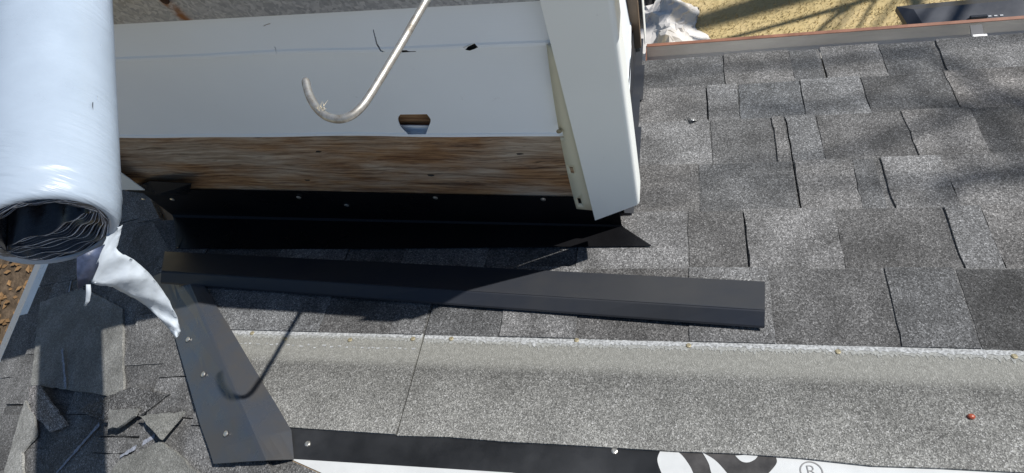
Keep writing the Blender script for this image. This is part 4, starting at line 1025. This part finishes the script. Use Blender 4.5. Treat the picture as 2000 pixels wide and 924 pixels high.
# crumpled sheet with a black bag behind it
def heap(name, cx, cy, rx, ry, h, mat, label, cat, seed, sharp=1.0, nn=34):
    rr = random.Random(seed); peaks = [(rr.uniform(-0.8, 0.8), rr.uniform(-0.8, 0.8), rr.uniform(0.4, 1.0), rr.uniform(0.18, 0.45), rr.uniform(0, 3.14), rr.uniform(1.5, 3.5)) for _ in range(16)]
    vs, fc = [], []
    for i in range(nn + 1):
        for j in range(nn + 1):
            u, v = -1 + 2 * i / nn, -1 + 2 * j / nn
            rad = math.hypot(u, v); e = max(0, 1 - rad ** 2.2)
            z = 0.55 * e
            for (px, py, a, s, th, el) in peaks:
                du, dv = u - px, v - py; p1 = (du * math.cos(th) + dv * math.sin(th)) / (s * el * 0.6); p2 = (-du * math.sin(th) + dv * math.cos(th)) / (s * 0.55)
                z += 0.55 * a * max(0, 1 - abs(p1)) * max(0, 1 - abs(p2)) * min(1, e * 3)
            k = 1 / max(1, rad) if rad > 1 else 1
            wob_ = 1 + 0.12 * math.sin(5 * math.atan2(v, u) + seed) + 0.06 * math.sin(11 * math.atan2(v, u))
            vs.append((cx + u * k * rx * wob_ + rr.gauss(0, 0.006), cy + v * k * ry * wob_ + rr.gauss(0, 0.006), 0.012 + h * z))
    for i in range(nn):
        for j in range(nn):
            a = i * (nn + 1) + j; fc.append((a, a + nn + 1, a + nn + 2, a + 1))
    return tag(recalc(mobj(name, vs, fc, mat, None)), label, cat)
heap('plastic_sheet', -0.20, 3.40, 0.42, 0.42, 0.22, M['tarp'], 'crumpled pale grey plastic sheet heaped on the lawn beside the chimney', 'plastic sheet', 3)
heap('rubbish_bag', -0.26, 3.92, 0.20, 0.22, 0.26, M['black_bag'], 'black plastic bag slumped behind the crumpled grey sheet', 'bag', 9)

# ------------------------------------------------------------------ bare tree beyond the frame, whose branches shade the lawn and the eave
tree = empty('bare_tree', (5.4, 5.6, 0), 'bare leafless tree standing on the lawn beyond the house', 'tree')
def lift(p, t): return Vector(p) + SUN * t
tube('trunk', smoothline([(5.4, 5.6, -0.05), (5.38, 5.58, 1.5), (5.45, 5.6, 3.2), (5.3, 5.7, 5.0), (5.1, 5.9, 7.0), (4.9, 6.1, 9.0)], 4), [0.2 - 0.0078 * i for i in range(21)], M['bark'], tree, 12)
def limb(pts, r0, r1):
    sl = smoothline(pts, 5); n_ = len(sl); return tube('limb', sl, [r0 + (r1 - r0) * i / (n_ - 1) for i in range(n_)], M['bark'], tree, 8)
limb([(5.4, 5.6, 3.3), lift(on_z(1900, -60, 0), 4.2), lift(on_z(1700, -2, 0), 3.6), lift(on_z(1560, 38, 0), 3.4), lift(on_z(1412, 78, 0), 3.3), lift(on_z(1300, 105, 0), 3.3)], 0.028, 0.012)
limb([lift(on_z(1665, 8, 0), 3.56), lift(on_z(1615, 45, 0), 3.5), lift(on_z(1560, 100, 0), 3.5), lift(on_z(1500, 170, 0), 3.6)], 0.018, 0.010)
limb([lift(on_z(1715, -6, 0), 3.62), lift(on_z(1690, 30, 0), 3.7), lift(on_z(1650, 110, 0), 3.9)], 0.014, 0.009)
limb([(5.3, 5.7, 5.0), lift(on_z(1900, -60, 0.3), 6.6), lift(on_z(1860, 20, 0.3), 6.4), lift(on_z(1820, 90, 0.3), 6.4)], 0.04, 0.03)
# twigs whose soft shade falls across the shingles
def rl(x, y, t): return lift(on_front(x, y, 0.02), t)
for pl_px, t, r0, r1 in (([(2150, 60), (1800, 100), (1560, 125), (1330, 140), (1230, 165)], 5.6, 0.026, 0.012), ([(2150, 150), (1900, 200), (1700, 195), (1560, 215), (1340, 215)], 6.0, 0.024, 0.009),
                         ([(2280, 330), (2060, 345), (1900, 340), (1850, 365), (1840, 400)], 5.4, 0.026, 0.016), ([(2250, 120), (1990, 180), (1640, 300), (1440, 320), (1300, 390)], 6.2, 0.022, 0.008)):
    q_ = [rl(x, y, t) for x, y in pl_px]
    limb([(5.3, 5.65, 4.2 + rnd.uniform(0, 1.5))] + q_, 0.014, r1 * 0.5)
    for k in range(2):
        i = rnd.randrange(1, len(q_)); b0 = q_[i - 1].lerp(q_[i], rnd.random()); e_ = b0 + Vector((rnd.uniform(-0.35, 0.1), rnd.uniform(-0.25, 0.25), rnd.uniform(-0.1, 0.35)))
        limb([b0, b0.lerp(e_, 0.5) + Vector((0, 0, 0.03)), e_], 0.007, 0.003)
